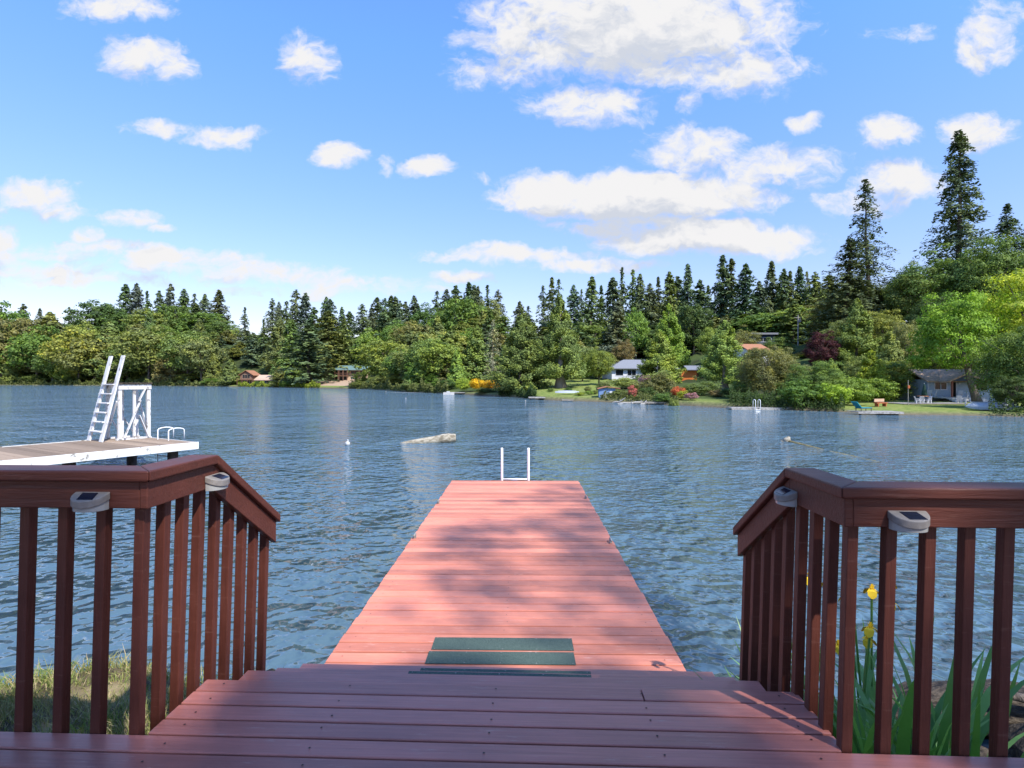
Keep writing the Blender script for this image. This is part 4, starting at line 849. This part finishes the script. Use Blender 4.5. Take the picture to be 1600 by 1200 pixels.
# white floating dock with ladder hoops
t = floatdock('dock', 'long pale floating dock with a metal ladder on the middle right shore', 1143, 1232, 50.3, 1.5, .22, yaw=R_(-3), th=.3)
def hoops(loc, rz, label, sp, h, up=.0, out=.25, r=.022, grp=None):
    t = thing('swim_ladder', label, 'ladder', loc, rz)
    for x in (-sp/2, sp/2):
        pts = [(x, .25, 0), (x, .25, h*.8)]+[(x, .25-.25*(1-math.cos(a))*1.0*(out+.25)/.5, h*.8+.2*h*math.sin(a)) for a in (.5, 1, 1.57, 2.1, 2.6)]+[(x, .25-(out+.25), h*.8), (x, .25-(out+.25), -.9)]
        MB().tube(pts, r, 8).build('rail', M['white'], t, smooth=True)
    for z in (-.2, -.5, -.8): MB().tube([(-sp/2, -out, z), (sp/2, -out, z)], r*.8, 6).build('rung', M['white'], t)
    return t
hoops(((1182-800)/F*50.3, 50.25, .22), 0, 'small metal hoop ladder on the pale floating dock', .45, .75, r=.03)
# other shore structures
t = floatdock('dock', 'grey shore walkway on low walls in front of the trunked great cedar', 826, 890, 76.2, 1.6, .42)
t = floatdock('dock', 'low pale plank edge right of the shore walkway', 878, 945, 72.2, 1.2, .2, 'concrete')
t = floatdock('dock', 'small dock holding the white motor boat', 693, 740, 106.5, 2.2, .45)
t = floatdock('dock', 'concrete bulkhead strip along the flower beds', 1008, 1062, 61.5, 1.0, .3, 'concrete')
m = MB(); 
t = thing('motor_boat', 'small white motor boat beside the dock left of the yellow broom', 'boat', ((700-800)/F*105, 105.2, .05), R_(6)); t.scale = (.5, .6, .6)
m = MB(); m.prism([(-1.9, -.8), (1.2, -.8), (2.4, 0), (1.2, .8), (-1.9, .8)], -.2, lambda p: .62+.1*(p[0] > 2)); m.build('hull', M['foam'], t, .05); m = MB(); m.prism([(-.6, -.6), (.7, -.5), (.7, .5), (-.6, .6)], .63, 1.05); m.build('cabin_top', M['foam'], t, .05); MB().box((.74, 0, 1.05), (.04, 1.1, .4), ry=.4).build('windscreen', M['glass'], t)
t = thing('canoe', 'pale blue canoe lying by the flared cedar trunk', 'canoe', at(886, 77.5, .25), R_(-8)); m = MB(); vs = []
for i in range(9):
    u = i/4-1; wd = .42*(1-abs(u)**2.2)+.01
    for k in range(5): a = math.pi*k/4; vs.append((u*1.7, wd*math.cos(a), .32*math.sin(a)*(1-.3*abs(u))))
m.add(vs, [(i*5+k, i*5+k+1, (i+1)*5+k+1, (i+1)*5+k) for i in range(8) for k in range(4)]); m.build('hull', M['boatblue'], t, smooth=True); m = MB(); m.box((0, 0, .33), (2.6, .04, .04)); m.build('keel', M['whitewall'], t)
for i, (x, z, L_, a, b) in enumerate(((967, 66.6, 1.6, .9, -.5), (1000, 64.4, 2.2, .1, .25), (985, 65.2, 3.0, .02, -.1), (1006, 63.6, 1.3, -.6, .7))):
    X, Y, Z = at(x, z, 0); m = MB(); m.tube([(-L_/2, 0, .2), (-L_/4, .05, .3), (0, 0, .28), (L_/2, .1, .3+abs(a)*.6)], [.1, .13, .12, .05], 8); m.tube([(0, 0, .28), (.2, -.1, .6)], [.06, .02], 6)
    o = m.build('driftwood', M['greywood'], None, loc=(X, Y, Z+.0), rz=b); tag(o, ['forked grey driftwood left of the pink flowers', 'grey driftwood log right of the pink flowers', 'long flat driftwood log in front of the pink flowers', 'short driftwood stub at the shore left of the green mound'][i], 'driftwood')
# blue boat shed
t = thing('shed', 'small blue boat shed with a flat brown roof at the shore', 'shed', at(936, 70.3, .0), R_(-6)); m = MB(); m.b2(0, 2.1, 0, 2.2, -.3, 1.2); m.build('wall', M['bluepaint'], t); MB().add([(-.2, -.25, 1.2), (1.0, -.25, 1.5), (2.7, -.25, 1.25), (2.7, 2.4, 1.25), (1.0, 2.4, 1.5), (-.2, 2.4, 1.2), (-.2, -.25, 1.1), (1.0, -.25, 1.4), (2.7, -.25, 1.15), (2.7, 2.4, 1.15), (1.0, 2.4, 1.4), (-.2, 2.4, 1.1)], [(0,1,4,5),(1,2,3,4),(11,10,7,6),(10,9,8,7),(0,6,7,1),(1,7,8,2),(2,8,9,3),(3,9,10,4),(4,10,11,5),(5,11,6,0)]).build('roof', M['roofred'], t)
m = MB(); m.b2(.5, .95, -.03, 0, .0, .5); m.b2(1.35, 1.75, -.03, 0, .45, .85); m.build('door', M['whitewall'], t)
# white house
hz = 108.; t = thing('house', 'white single storey house with a pale grey hip roof above the lawn', 'house', at(956, hz, 0), R_(6)); k = hz/F
b_ = 0.0; m = MB(); m.b2(0, 13, 0, 7, -3, 2.35); m.build('wall', M['whitewall'], t); hip(t, 0, 13, 0, 7, 2.35, 4.2, 'roofgrey', .7)
window(t, .8, 2.3, .9, 2.0, 0, mull=0); window(t, 3.2, 4.9, .9, 2.0, 0); window(t, 6.2, 8, .9, 2.0, 0); window(t, 9.5, 11.2, .9, 2.0, 0); m = MB(); m.b2(1.8, 6, -1.6, -.05, -.12, 0); 
for x in np.arange(1.8, 6.1, .35): m.b2(x-.02, x+.02, -1.6, -1.56, 0, .7)
m.b2(1.8, 6, -1.61, -1.55, .7, .76); m.build('balcony', M['navy'], t)
# orange house
t = thing('house', 'bright orange brown house end under a pale roof, between the light cedars', 'house', at(1065, 98, -.3), R_(-12)); m = MB(); m.b2(0, 2.6, 0, 5, -1.5, 2.35); m.build('wall', M['orangewall'], t); MB().b2(2.601, 6.5, 1.0, 5, -1.5, 2.35).build('wall', M['redwall'], t); window(t, 3.0, 4.0, .3, 2.1, 1.0, 'redtrim')
m = MB(); m.add([(.9, -.7, 2.42), (7.2, -.7, 2.42), (7.2, 5.5, 3.3), (.9, 5.5, 3.3), (.9, -.7, 2.3), (7.2, -.7, 2.3), (7.2, 5.5, 3.18), (.9, 5.5, 3.18)], [(0,1,2,3),(7,6,5,4),(0,4,5,1),(1,5,6,2),(2,6,7,3),(3,7,4,0)]); m.build('roof', M['roofgrey'], t)
# houses high on the right slope
t = thing('house', 'grey flat roofed house high in the trees, upper of the two', 'house', ((1180-800)/F*124, 124, EYE+(Y0-538)/F*124), 0); m = MB(); m.b2(-1, 4.5, 0, 6, -8, 2.2); m.build('wall', M['navy'], t); MB().b2(-1.4, 5.0, -.6, 6.4, 2.2, 2.6).build('roof', M['roofgrey'], t); window(t, 0, 3.6, .6, 1.5, 0)
t = thing('house', 'brown roofed low house on the slope just above the drooping tree', 'house', ((1168-800)/F*100, 100, EYE+(Y0-552)/F*100), R_(10)); m = MB(); m.b2(0, 4, 0, 5, -6, .9); m.build('wall', M['whitewall'], t); gable(t, 0, 4, 0, 5, .9, 1.9, 'roofred', .4); window(t, 1, 2.4, .1, .7, 0)
t = thing('utility_pole', 'grey utility pole standing among the firs above the purple leaved tree', 'utility pole', ((1247-800)/F*118, 118, gz(1247, 118)), 0); hp = EYE+(Y0-492)/F*118-gz(1247, 118); MB().tube([(0, 0, -.5), (0, 0, hp)], .14, 8).build('shaft', M['greywood'], t); MB().box((0, 0, hp-.6), (1.6, .12, .12)).build('crossarm', M['greywood'], t); MB().tube([(.3, -.2, hp-1.6), (.3, -.2, hp-.9)], .2, 8).build('transformer', M['roofgrey'], t)
# the two left houses
z_ = 250.; t = thing('house', 'brown timber house with a long pale tan roof on the left shore', 'house', at(397, z_, 0), 0); m = MB(); m.b2(0, 9.8, 0, 7, -2.5, 2.2); m.build('wall', M['navy'], t); gable(t, 0, 9.8, 0, 7, 2.1, 4.1, 'rooftan', .7)
for x in (1, 3.4, 5.8, 8): window(t, x, x+1.2, .6, 1.7, 0, 'redwall', 0)
m = MB(); m.b2(-5.6, -.002, -1.5, 6, -2.5, 4.4); gend(m, -2.8, 2.8, -1.5, 4.4, 6.2, .3); m.build('wall', M['redwall'], t); gable(t, -5.6, 0, -1.5, 6, 4.4, 6.2, 'roofred', .8, 'y'); window(t, -4.6, -1.2, 2.4, 4.2, -1.5, 'tanwall', 2); window(t, -4.4, -1.4, -.2, 1.4, -1.5, 'whitewall', 2)
m = MB(); m.b2(-6.4, .8, -3.2, -1.6, 1.7, 1.9); m.b2(-6.4, .8, -3.24, -3.16, 2.5, 2.6); [m.b2(x-.08, x+.08, -3.2, -3.1, -2, 2.5) for x in (-6.2, -4, -1.6, .6)]; m.build('balcony', M['redwall'], t)
z_ = 226.; t = thing('house', 'two storey tan house with a green metal roof above a bare dirt bank', 'house', at(527, z_, -.2), R_(4)); m = MB(); m.b2(0, 12.4, 0, 8, -2, 4.9); m.build('wall', M['tanwall'], t); gable(t, -.3, 12.5, -1.2, 8, 4.9, 6.6, 'roofgreen', .6)
m = MB(); m.b2(-.6, 4.8, -2.6, -.01, 2.3, 2.5); m.b2(-.6, 4.8, -2.66, -2.58, 3.2, 3.3); [m.b2(x-.1, x+.1, -2.6, -2.4, -1.5, 4.7) for x in (-.4, 1.3, 3.0, 4.6)]; m.build('balcony', M['redwall'], t)
for (a, b, c, d_) in ((.6, 1.9, 2.7, 4.3), (2.4, 4.2, 2.7, 4.3), (.6, 3.9, .1, 1.9), (5.6, 6.8, .4, 1.8), (7.2, 8.0, .4, 1.8), (5.6, 8.6, 3.2, 4.2), (9.4, 11.4, 3.2, 4.2)): window(t, a, b, c, d_, 0, 'whitewall' if c < 1 else 'redtrim', 1)
# wake, buoys, logs
o = MB().add([(-3, 0, .02), (-1, -.5, .05), (2.5, -.6, .04), (6, -.1, .02), (2.5, .35, .05), (-1, .3, .06)], [(0, 1, 2, 3, 4, 5)]).build('foam', M['foam'], None, loc=((627-800)/F*124, 122, 0)); tag(o, 'short white streak of foam on the water near the middle shore', 'foam', None, 'stuff')
t = thing('buoy', 'small white buoy floating left of the bleached log', 'buoy', px(543, 695, 0), 0); 
m = MB(); m.tube([(0, 0, -.05), (0, 0, .02), (0, 0, .10), (0, 0, .15)], [.06, .11, .10, .03], 12); m.build('float', M['foam'], t, smooth=True); m = MB(); m.tube([(0, 0, .14), (.03, 0, .2), (0, 0, .22)], .015, 6); m.build('ring', M['white'], t)
for i, (x, y, lab) in enumerate(((634, 622, 'tiny white buoy nearest the bank left of centre'), (821, 626, 'tiny white buoy in front of the great cedars'), (603, 611, 'tiny white buoy off the willow bushes'))):
    t = thing('buoy', lab, 'buoy', px(x, y+1, 0), 0); MB().tube([(0, 0, -.1), (0, 0, .02), (0, 0, .12), (0, 0, .16)], [.05, .09, .08, .03], 10).build('float', M['greywood'], t, smooth=True)
def logmesh(name, label, pts, rs, mt, sq=1.0, seed=0):
    rng = random.Random(seed); P = []; Rr = []
    for i in range(len(pts)-1):
        for k in range(6):
            f = k/6; P.append([pts[i][j]*(1-f)+pts[i+1][j]*f for j in range(3)]); Rr.append((rs[i]*(1-f)+rs[i+1]*f)*rng.uniform(.93, 1.07))
    P.append(pts[-1]); Rr.append(rs[-1]); m = MB(); m.tube(P, Rr, 14); o = m.build(name, M[mt], None, smooth=True); tag(o, label, 'log'); return o
logmesh('log', 'bleached half sunken log whose right end rises out of the lake', [(-5.35, 23.6, -.16), (-4.3, 23.8, -.02), (-3.3, 23.9, .09), (-2.75, 23.9, .17), (-2.47, 23.9, .20)], [.07, .15, .21, .23, .17], 'log', seed=2)
ax, ay, _ = px(1232, 690, 0); bx, by, _ = px(1510, 752, 0)
logmesh('log', 'long yellow brown sunken log barely breaking the surface at the right', [(ax, ay, -.03), (ax+(bx-ax)*.3, ay+(by-ay)*.3, -.095), (ax+(bx-ax)*.6, ay+(by-ay)*.6, -.075), (bx, by, -.13)], [.10, .10, .085, .06], 'wetlog', seed=5)
logmesh('log_stub', 'knobbly brown log end sticking up at the far tip of the sunken log', [(ax-.12, ay+.1, -.1), (ax-.05, ay, .08), (ax, ay-.05, .22)], [.2, .15, .05], 'log', seed=6)

# ------------------------------------------------------------------ white ladder platform at the left
PA = math.atan2(.862, .507); PX, PY, PZ = -9.42, 16.3, .86   # local x along the front edge towards the right end (0), local y across (away)
t = thing('swim_platform', 'weathered board platform with a flaking white fascia standing in the lake', 'platform', (PX, PY, PZ), PA)
m = MB(); rng = random.Random(9); n = 100
for i in range(46): x1 = -.02-i*.2; m.b2(x1-.193, x1, .02, 3.45, -.04, rng.uniform(-.003, .003))
m.build('boards', M['oldwood'], t)
m = MB(); m.b2(-9.3, .02, -.03, .0, -.20, .012); m.build('fascia', M['flakeh'], t, .004); m = MB(); m.b2(.0, .03, .001, 3.5, -.2, .0); m.build('fascia', M['flakeh'], t, .004); MB().b2(-9.3, -.02, 3.47, 3.5, -.2, .012).build('fascia', M['flakeh'], t)
m = MB(); [m.b2(x-.05, x+.05, .05, 3.4, -.2, -.05) for x in (-9, -7, -5, -3, -1, -.2)]; m.build('joists', M['darkwood'], t)
for x in (-8.6, -5.6, -3.0, -.45):
    for y in (.5, 2.9): MB().tube([(x, y, -2.5), (x, y, -.2)], .14, 12).build('piling', M['darkwood'], t, smooth=True)
t = thing('tower', 'white flaking timber diving tower with a rotten board top on the platform', 'tower', (PX, PY, PZ), PA)
xs = (-.92, -.10); ys_ = (2.62, 3.38); H_ = 1.74
for x in xs:
    for y in ys_: MB().box((x, y, H_/2), (.10, .10, H_)).build('post', M['flake'], t, .004)
for y in ys_: MB().box(((xs[0]+xs[1])/2, y, H_/2-.03), (.07, .07, H_-.06)).build('post', M['flake'], t, .004)
m = MB(); xm = sum(xs)/2
for y in ys_: m.b2(xs[0]-.06, xs[1]+.06, y-.075, y-.052, H_-.17, H_-.02)
for x in xs: m.b2(x-.02, x+.02, ys_[0]+.06, ys_[1]-.06, H_-.17, H_-.03)
m.build('top_beam', M['flake'], t)
m = MB(); 
for i in range(7): m.b2(xs[0]-.08+i*.14, xs[0]-.08+i*.14+.125, ys_[0]-.12, ys_[1]+.1, H_+.002, H_+.04+random.Random(i).uniform(-.006, .006))
m.build('top_boards', M['stump'], t)
for a, b in (((xs[0]+.1, ys_[0]-.065, .06), (xm+.15, ys_[0]-.065, 1.22)), ((xm+.12, ys_[0]-.06, .75), (xs[1]-.03, ys_[0]-.06, .05)), ((xm+.1, ys_[0]-.068, 1.2), (xs[1]-.12, ys_[0]-.068, 1.6)), ((xm-.1, ys_[1]+.06, .9), (xs[1], ys_[1]+.06, .05)), ((xs[0], ys_[1]+.06, .9), (xm, ys_[1]+.06, .05)), ((xs[0]-.06, ys_[0]+.05, 1.2), (xs[0]-.06, ys_[1]-.05, .1)), ((xs[1]+.06, ys_[1], 1.3), (xs[1]+.06, ys_[0]+.1, .1))):
    MB().beam(a, b, .022, .10, (0, 1, 0)).build('brace', M['flake'], t)
m = MB(); m.b2(xs[0]-.1, xs[1]+.08, ys_[0]-.05, ys_[0]+.05, .002, .05); m.b2(xs[0]-.1, xs[1]+.08, ys_[1]-.05, ys_[1]+.05, .002, .05); m.build('base_beam', M['flake'], t)
t = thing('wooden_ladder', 'white flaking wooden ladder leaning up against the diving tower', 'ladder', (PX, PY, PZ), PA)
ya, yb = 2.52, 3.30; top = (-.86, 2.62); bot = (-1.46, 0)
for y in (ya, yb): MB().beam((bot[0], y, bot[1]), (top[0], y, top[1]), .045, .19, (0, 1, 0)).build('stringer', M['flake'], t, .004)
for k in range(6):
    z = .30+k*.285; x = bot[0]+(top[0]-bot[0])*z/top[1]; MB().b2(x-.09, x+.09, ya+.024, yb-.024, z-.016, z+.016).build('tread', M['flake'], t, .003)
c, s = math.cos(PA), math.sin(PA)
def pw(x, y, z=0): return (PX+x*c-y*s, PY+x*s+y*c, PZ+z)
hoops(pw(.03, 1.55, .005), PA+math.pi/2+math.pi, 'white hoop ladder at the right end of the weathered platform', .62, .36, out=.22, r=.018)

# ------------------------------------------------------------------ irises, log and stones at the near right bank
def blade(mb, base, az, L_, w, lean, curl, seg=7):
    vs = []; p = Vector(base); d_ = Vector((math.cos(az)*lean, math.sin(az)*lean, 1)).normalized(); sd = Vector((-math.sin(az), math.cos(az), 0))
    for i in range(seg+1):
        f = i/seg; ww = w*(1-f**2.6)*(.7+.5*min(1, f*4)); vs += [p-sd*ww/2, p+sd*ww/2]; p = p+d_*L_/seg; d_ = (d_+Vector((math.cos(az), math.sin(az), -.7))*curl*f).normalized()
    mb.add(vs, [(2*i, 2*i+1, 2*i+3, 2*i+2) for i in range(seg)])
def petal_flower(t, p, rng, s=1.):
    m = MB()
    for k in range(3):
        az = k*2.09+rng.uniform(-.3, .3); d_ = Vector((math.cos(az), math.sin(az), 0)); sd = Vector((-d_.y, d_.x, 0)); P = Vector(p); vs = []
        for f, w, dz in ((0, .008, 0), (.35, .022, .016), (.7, .034, .004), (1, .03, -.028), (1.15, .008, -.045)): q = P+d_*.055*f*s; vs += [q-sd*w*s+Vector((0, 0, dz*s)), q+sd*w*s+Vector((0, 0, dz*s))]
        m.add(vs, [(2*i, 2*i+1, 2*i+3, 2*i+2) for i in range(4)])
        az += 1.05; d_ = Vector((math.cos(az), math.sin(az), 0)); sd = Vector((-d_.y, d_.x, 0)); vs = []
        for f, w, dz in ((0, .006, 0), (.3, .012, .025), (.5, .008, .05)): q = P+d_*.04*f*s; vs += [q-sd*w*s+Vector((0, 0, dz*s)), q+sd*w*s+Vector((0, 0, dz*s))]
        m.add(vs, [(2*i, 2*i+1, 2*i+3, 2*i+2) for i in range(2)])
    m.build('flower', M['yellow'], t)
ir = random.Random(8)
PL = [(1.58,2.55,.95,30,'iris clump close behind the corner of the right railing'),(1.85,2.6,1.0,34,'broad leaved iris clump between the corner and the first front balusters'),(1.8,2.9,.85,20,'iris clump behind the sloping part of the right railing'),(2.2,2.7,.95,32,'wide spreading iris clump with drooping leaves toward the dark log'),(1.78,3.3,.75,12,'thin iris clump just behind the lower end of the right railing'),(2.05,3.1,.95,24,'iris clump farther out over the water on the right'),(2.4,2.9,.8,20,'low iris clump nearest the dark rotten log')]
plants = []
for (x, y, L_, n, lab) in PL:
    b0 = max(.0, float(bank_h(np.array(x), np.array(y))))
    t = thing('iris_plant', lab, 'plant', (x, y, b0), 0, 'yellow irises growing at the water'); plants.append(t); m = MB()
    for i in range(int(n*1.7)):
        a = ir.uniform(0, 6.28); r = ir.uniform(0, .2); blade(m, (r*math.cos(a), r*math.sin(a), -.05), a+ir.uniform(-.5, .5), L_*ir.uniform(.7, 1.25), ir.uniform(.036, .062), ir.uniform(.05, .75), ir.uniform(.04, .42))
    m.build('leaves', M['iris'], t)
FLW = [(1174,900,2.9),(1196,876,3.0),(1265,904,3.3),(1295,912,3.2),(1327,883,3.1),(1323,935,3.1),(1362,923,3.0),(1388,912,3.05),(1394,945,3.05),(1360,983,2.9),(1310,1010,3.2),(1356,1000,2.95)]
for i, (x, y, z) in enumerate(FLW):
    P = Vector(((x-800)/F*z, z, EYE-(y-Y0)/F*z)); t = min(plants, key=lambda q: (q.location-P).xy.length); q = P-t.location
    MB().tube([(0, 0, 0), (q.x*.4, q.y*.4, q.z*.5), tuple(q)], .006, 6).build('stem', M['iris'], t); petal_flower(t, tuple(q), ir, .68)
t = thing('iris_leaf', 'single bent green leaf standing in the water at the right foot of the steps', 'plant', (1.24, 3.22, .2), 0); m = MB(); blade(m, (-.06, 0, -.3), 3.0, 1.22, .04, .05, .5, 12); blade(m, (0, .05, -.3), .3, 1.0, .03, .1, .4, 10); m.build('leaves', M['iris'], t)
logmesh('log', 'dark rotten log lying in the shallow water behind the right railing', [(2.75, 4.35, .0), (3.2, 4.3, .10), (3.8, 4.2, .16), (5.2, 3.9, .15)], [.12, .19, .21, .17], 'stump', seed=9)
logmesh('log', 'thin bare branch lying over the dark rotten log', [(3.0, 4.1, .1), (3.6, 4.0, .40), (4.4, 3.8, .30)], [.02, .03, .03], 'bark', seed=12)
rock('rock', 'brown mossy stone at the right edge behind the railing', (3.75, 3.75, .05), (.32, .28, .24), 14, 'stump'); rock('rock', 'small dark stone in the water between the right balusters', (2.7, 3.9, -.02), (.22, .18, .14), 15, 'stump')
rock('rock', 'low dark stone beside the dark rotten log', (3.15, 3.95, -.02), (.3, .2, .15), 16, 'stump')
rock('rock', 'dark stone at the water edge under the left railing', (-1.55, 3.35, .8), (.16, .12, .1), 17, 'stump')

# ------------------------------------------------------------------ the tree behind the camera at the right whose branches shade the deck and dapple the dock
def shade_tree():
    rng = np.random.default_rng(12); C = []; s = np.array(SUN)
    def cast(x, y, z, r, h=None):   # a leafy spray on the sunward side of the spot it shades
        h = h or rng.uniform(14, 18); t_ = (h-z)/s[2]; C.append((x+s[0]*t_, y+s[1]*t_, h, r, z))
    for i in range(290):                                                            # unseen sprays shaped to shade deck and railing, gap left for sun
        x, y = rng.uniform(-3.3, 2.8), rng.uniform(-1.5, 2.9)
        r_ = rng.uniform(.28, .46); f_ = min(1, max(0, ((x-1.15)*-.3+(y-1.85)*.5)/.34)); dd_ = math.hypot(x-1.15+.3*f_, y-1.85-.5*f_)
        if dd_ < .14+r_*.85 or (x < -.85 and y > 2.12): continue
        cast(x, y, 1.5, r_)
    for (x, y, r) in [(1.0,9.4,.30),(.6,9.0,.2),(1.1,8.5,.35),(.4,8.45,.22),(-.1,8.3,.14),(1.2,7.6,.34),(.75,7.45,.22),(1.0,6.9,.34),(.3,7.0,.32),(-.25,6.85,.3),(.7,6.4,.3),(-.7,6.6,.26),(-.55,6.2,.28),(1.0,5.9,.33),(.0,6.1,.16),(1.1,5.35,.34),(.55,5.6,.25),(-.35,5.75,.2),
                      (-.8,5.75,.15),(-.1,5.2,.26),(-.65,5.1,.18),(.9,4.9,.3),(.45,4.95,.16),(-.35,4.75,.26),(1.05,4.45,.26),(.5,4.35,.22),(.1,4.5,.14),(-.3,4.2,.16),(-.9,4.4,.12),(.75,4.0,.18),(.2,3.95,.12),(1.15,3.85,.2),(1.8,7,.4),(2,6,.4),(2,5,.4)]: cast(x, y, .86, r, rng.uniform(15, 18))
    nb_ = 0  # extra unseen sprays, added to block sky light from behind on the rails
    while nb_ < 230:
        x, y, h = rng.uniform(-9, 17), rng.uniform(-17, 2), rng.uniform(7, 18)
        if y+.643*(h-1.5) > -.3 or y > -.6*abs(x)*.2+1: continue
        C.append((x, y, h, rng.uniform(.6, 1.0), .5)); nb_ += 1
    P = []; Nn = []
    for (x, y, z, r, z0) in C:
        k = int((300 if z0 > 1 else 150 if z0 > .6 else 60)*(r/.3)**2); v = rng.normal(size=(k, 3)); v /= np.linalg.norm(v, axis=1, keepdims=True); rr = rng.random(k)**.5*r*(1.15 if z0 > 1 else 1.5)
        P.append(np.array([x, y, z])+v*rr[:, None]*np.array([1, 1, .7])); Nn.append(v*.4+np.array([0, 0, .8])+rng.normal(0, .4, (k, 3)))
    P = np.concatenate(P); Nn = np.concatenate(Nn)
    base = Vector((10.5, -9.5, 1.1)); t = thing('broadleaf_tree', 'tall leafy tree behind the viewer at the right that shades the deck', 'tree', base, 0)
    V = leafquads(P-np.array(base), Nn, .115, rng, .8); c_ = inst('crown', crown_mesh(V, M['leaf']), t, color=G_['b'])
    m = MB(); m.tube([(0, 0, -.3), (0, 0, 1.5), (-.3, .2, 4), (-.5, .5, 9), (-.6, .8, 15.5)], [.42, .3, .24, .17, .06], 12)
    for i in range(0, len(C), 5):
        x, y, z, r, z0 = C[i]; q = Vector((x, y, z))-base; h0 = min(q.z-1.5, 4+.25*q.xy.length); a = Vector((-.4, .3, max(6, h0))); m.tube([a, a.lerp(q, .5)+Vector((0, 0, .4)), q], [.09, .05, .012], 6)
    m.build('trunk', M['bark'], t, smooth=True)
shade_tree()
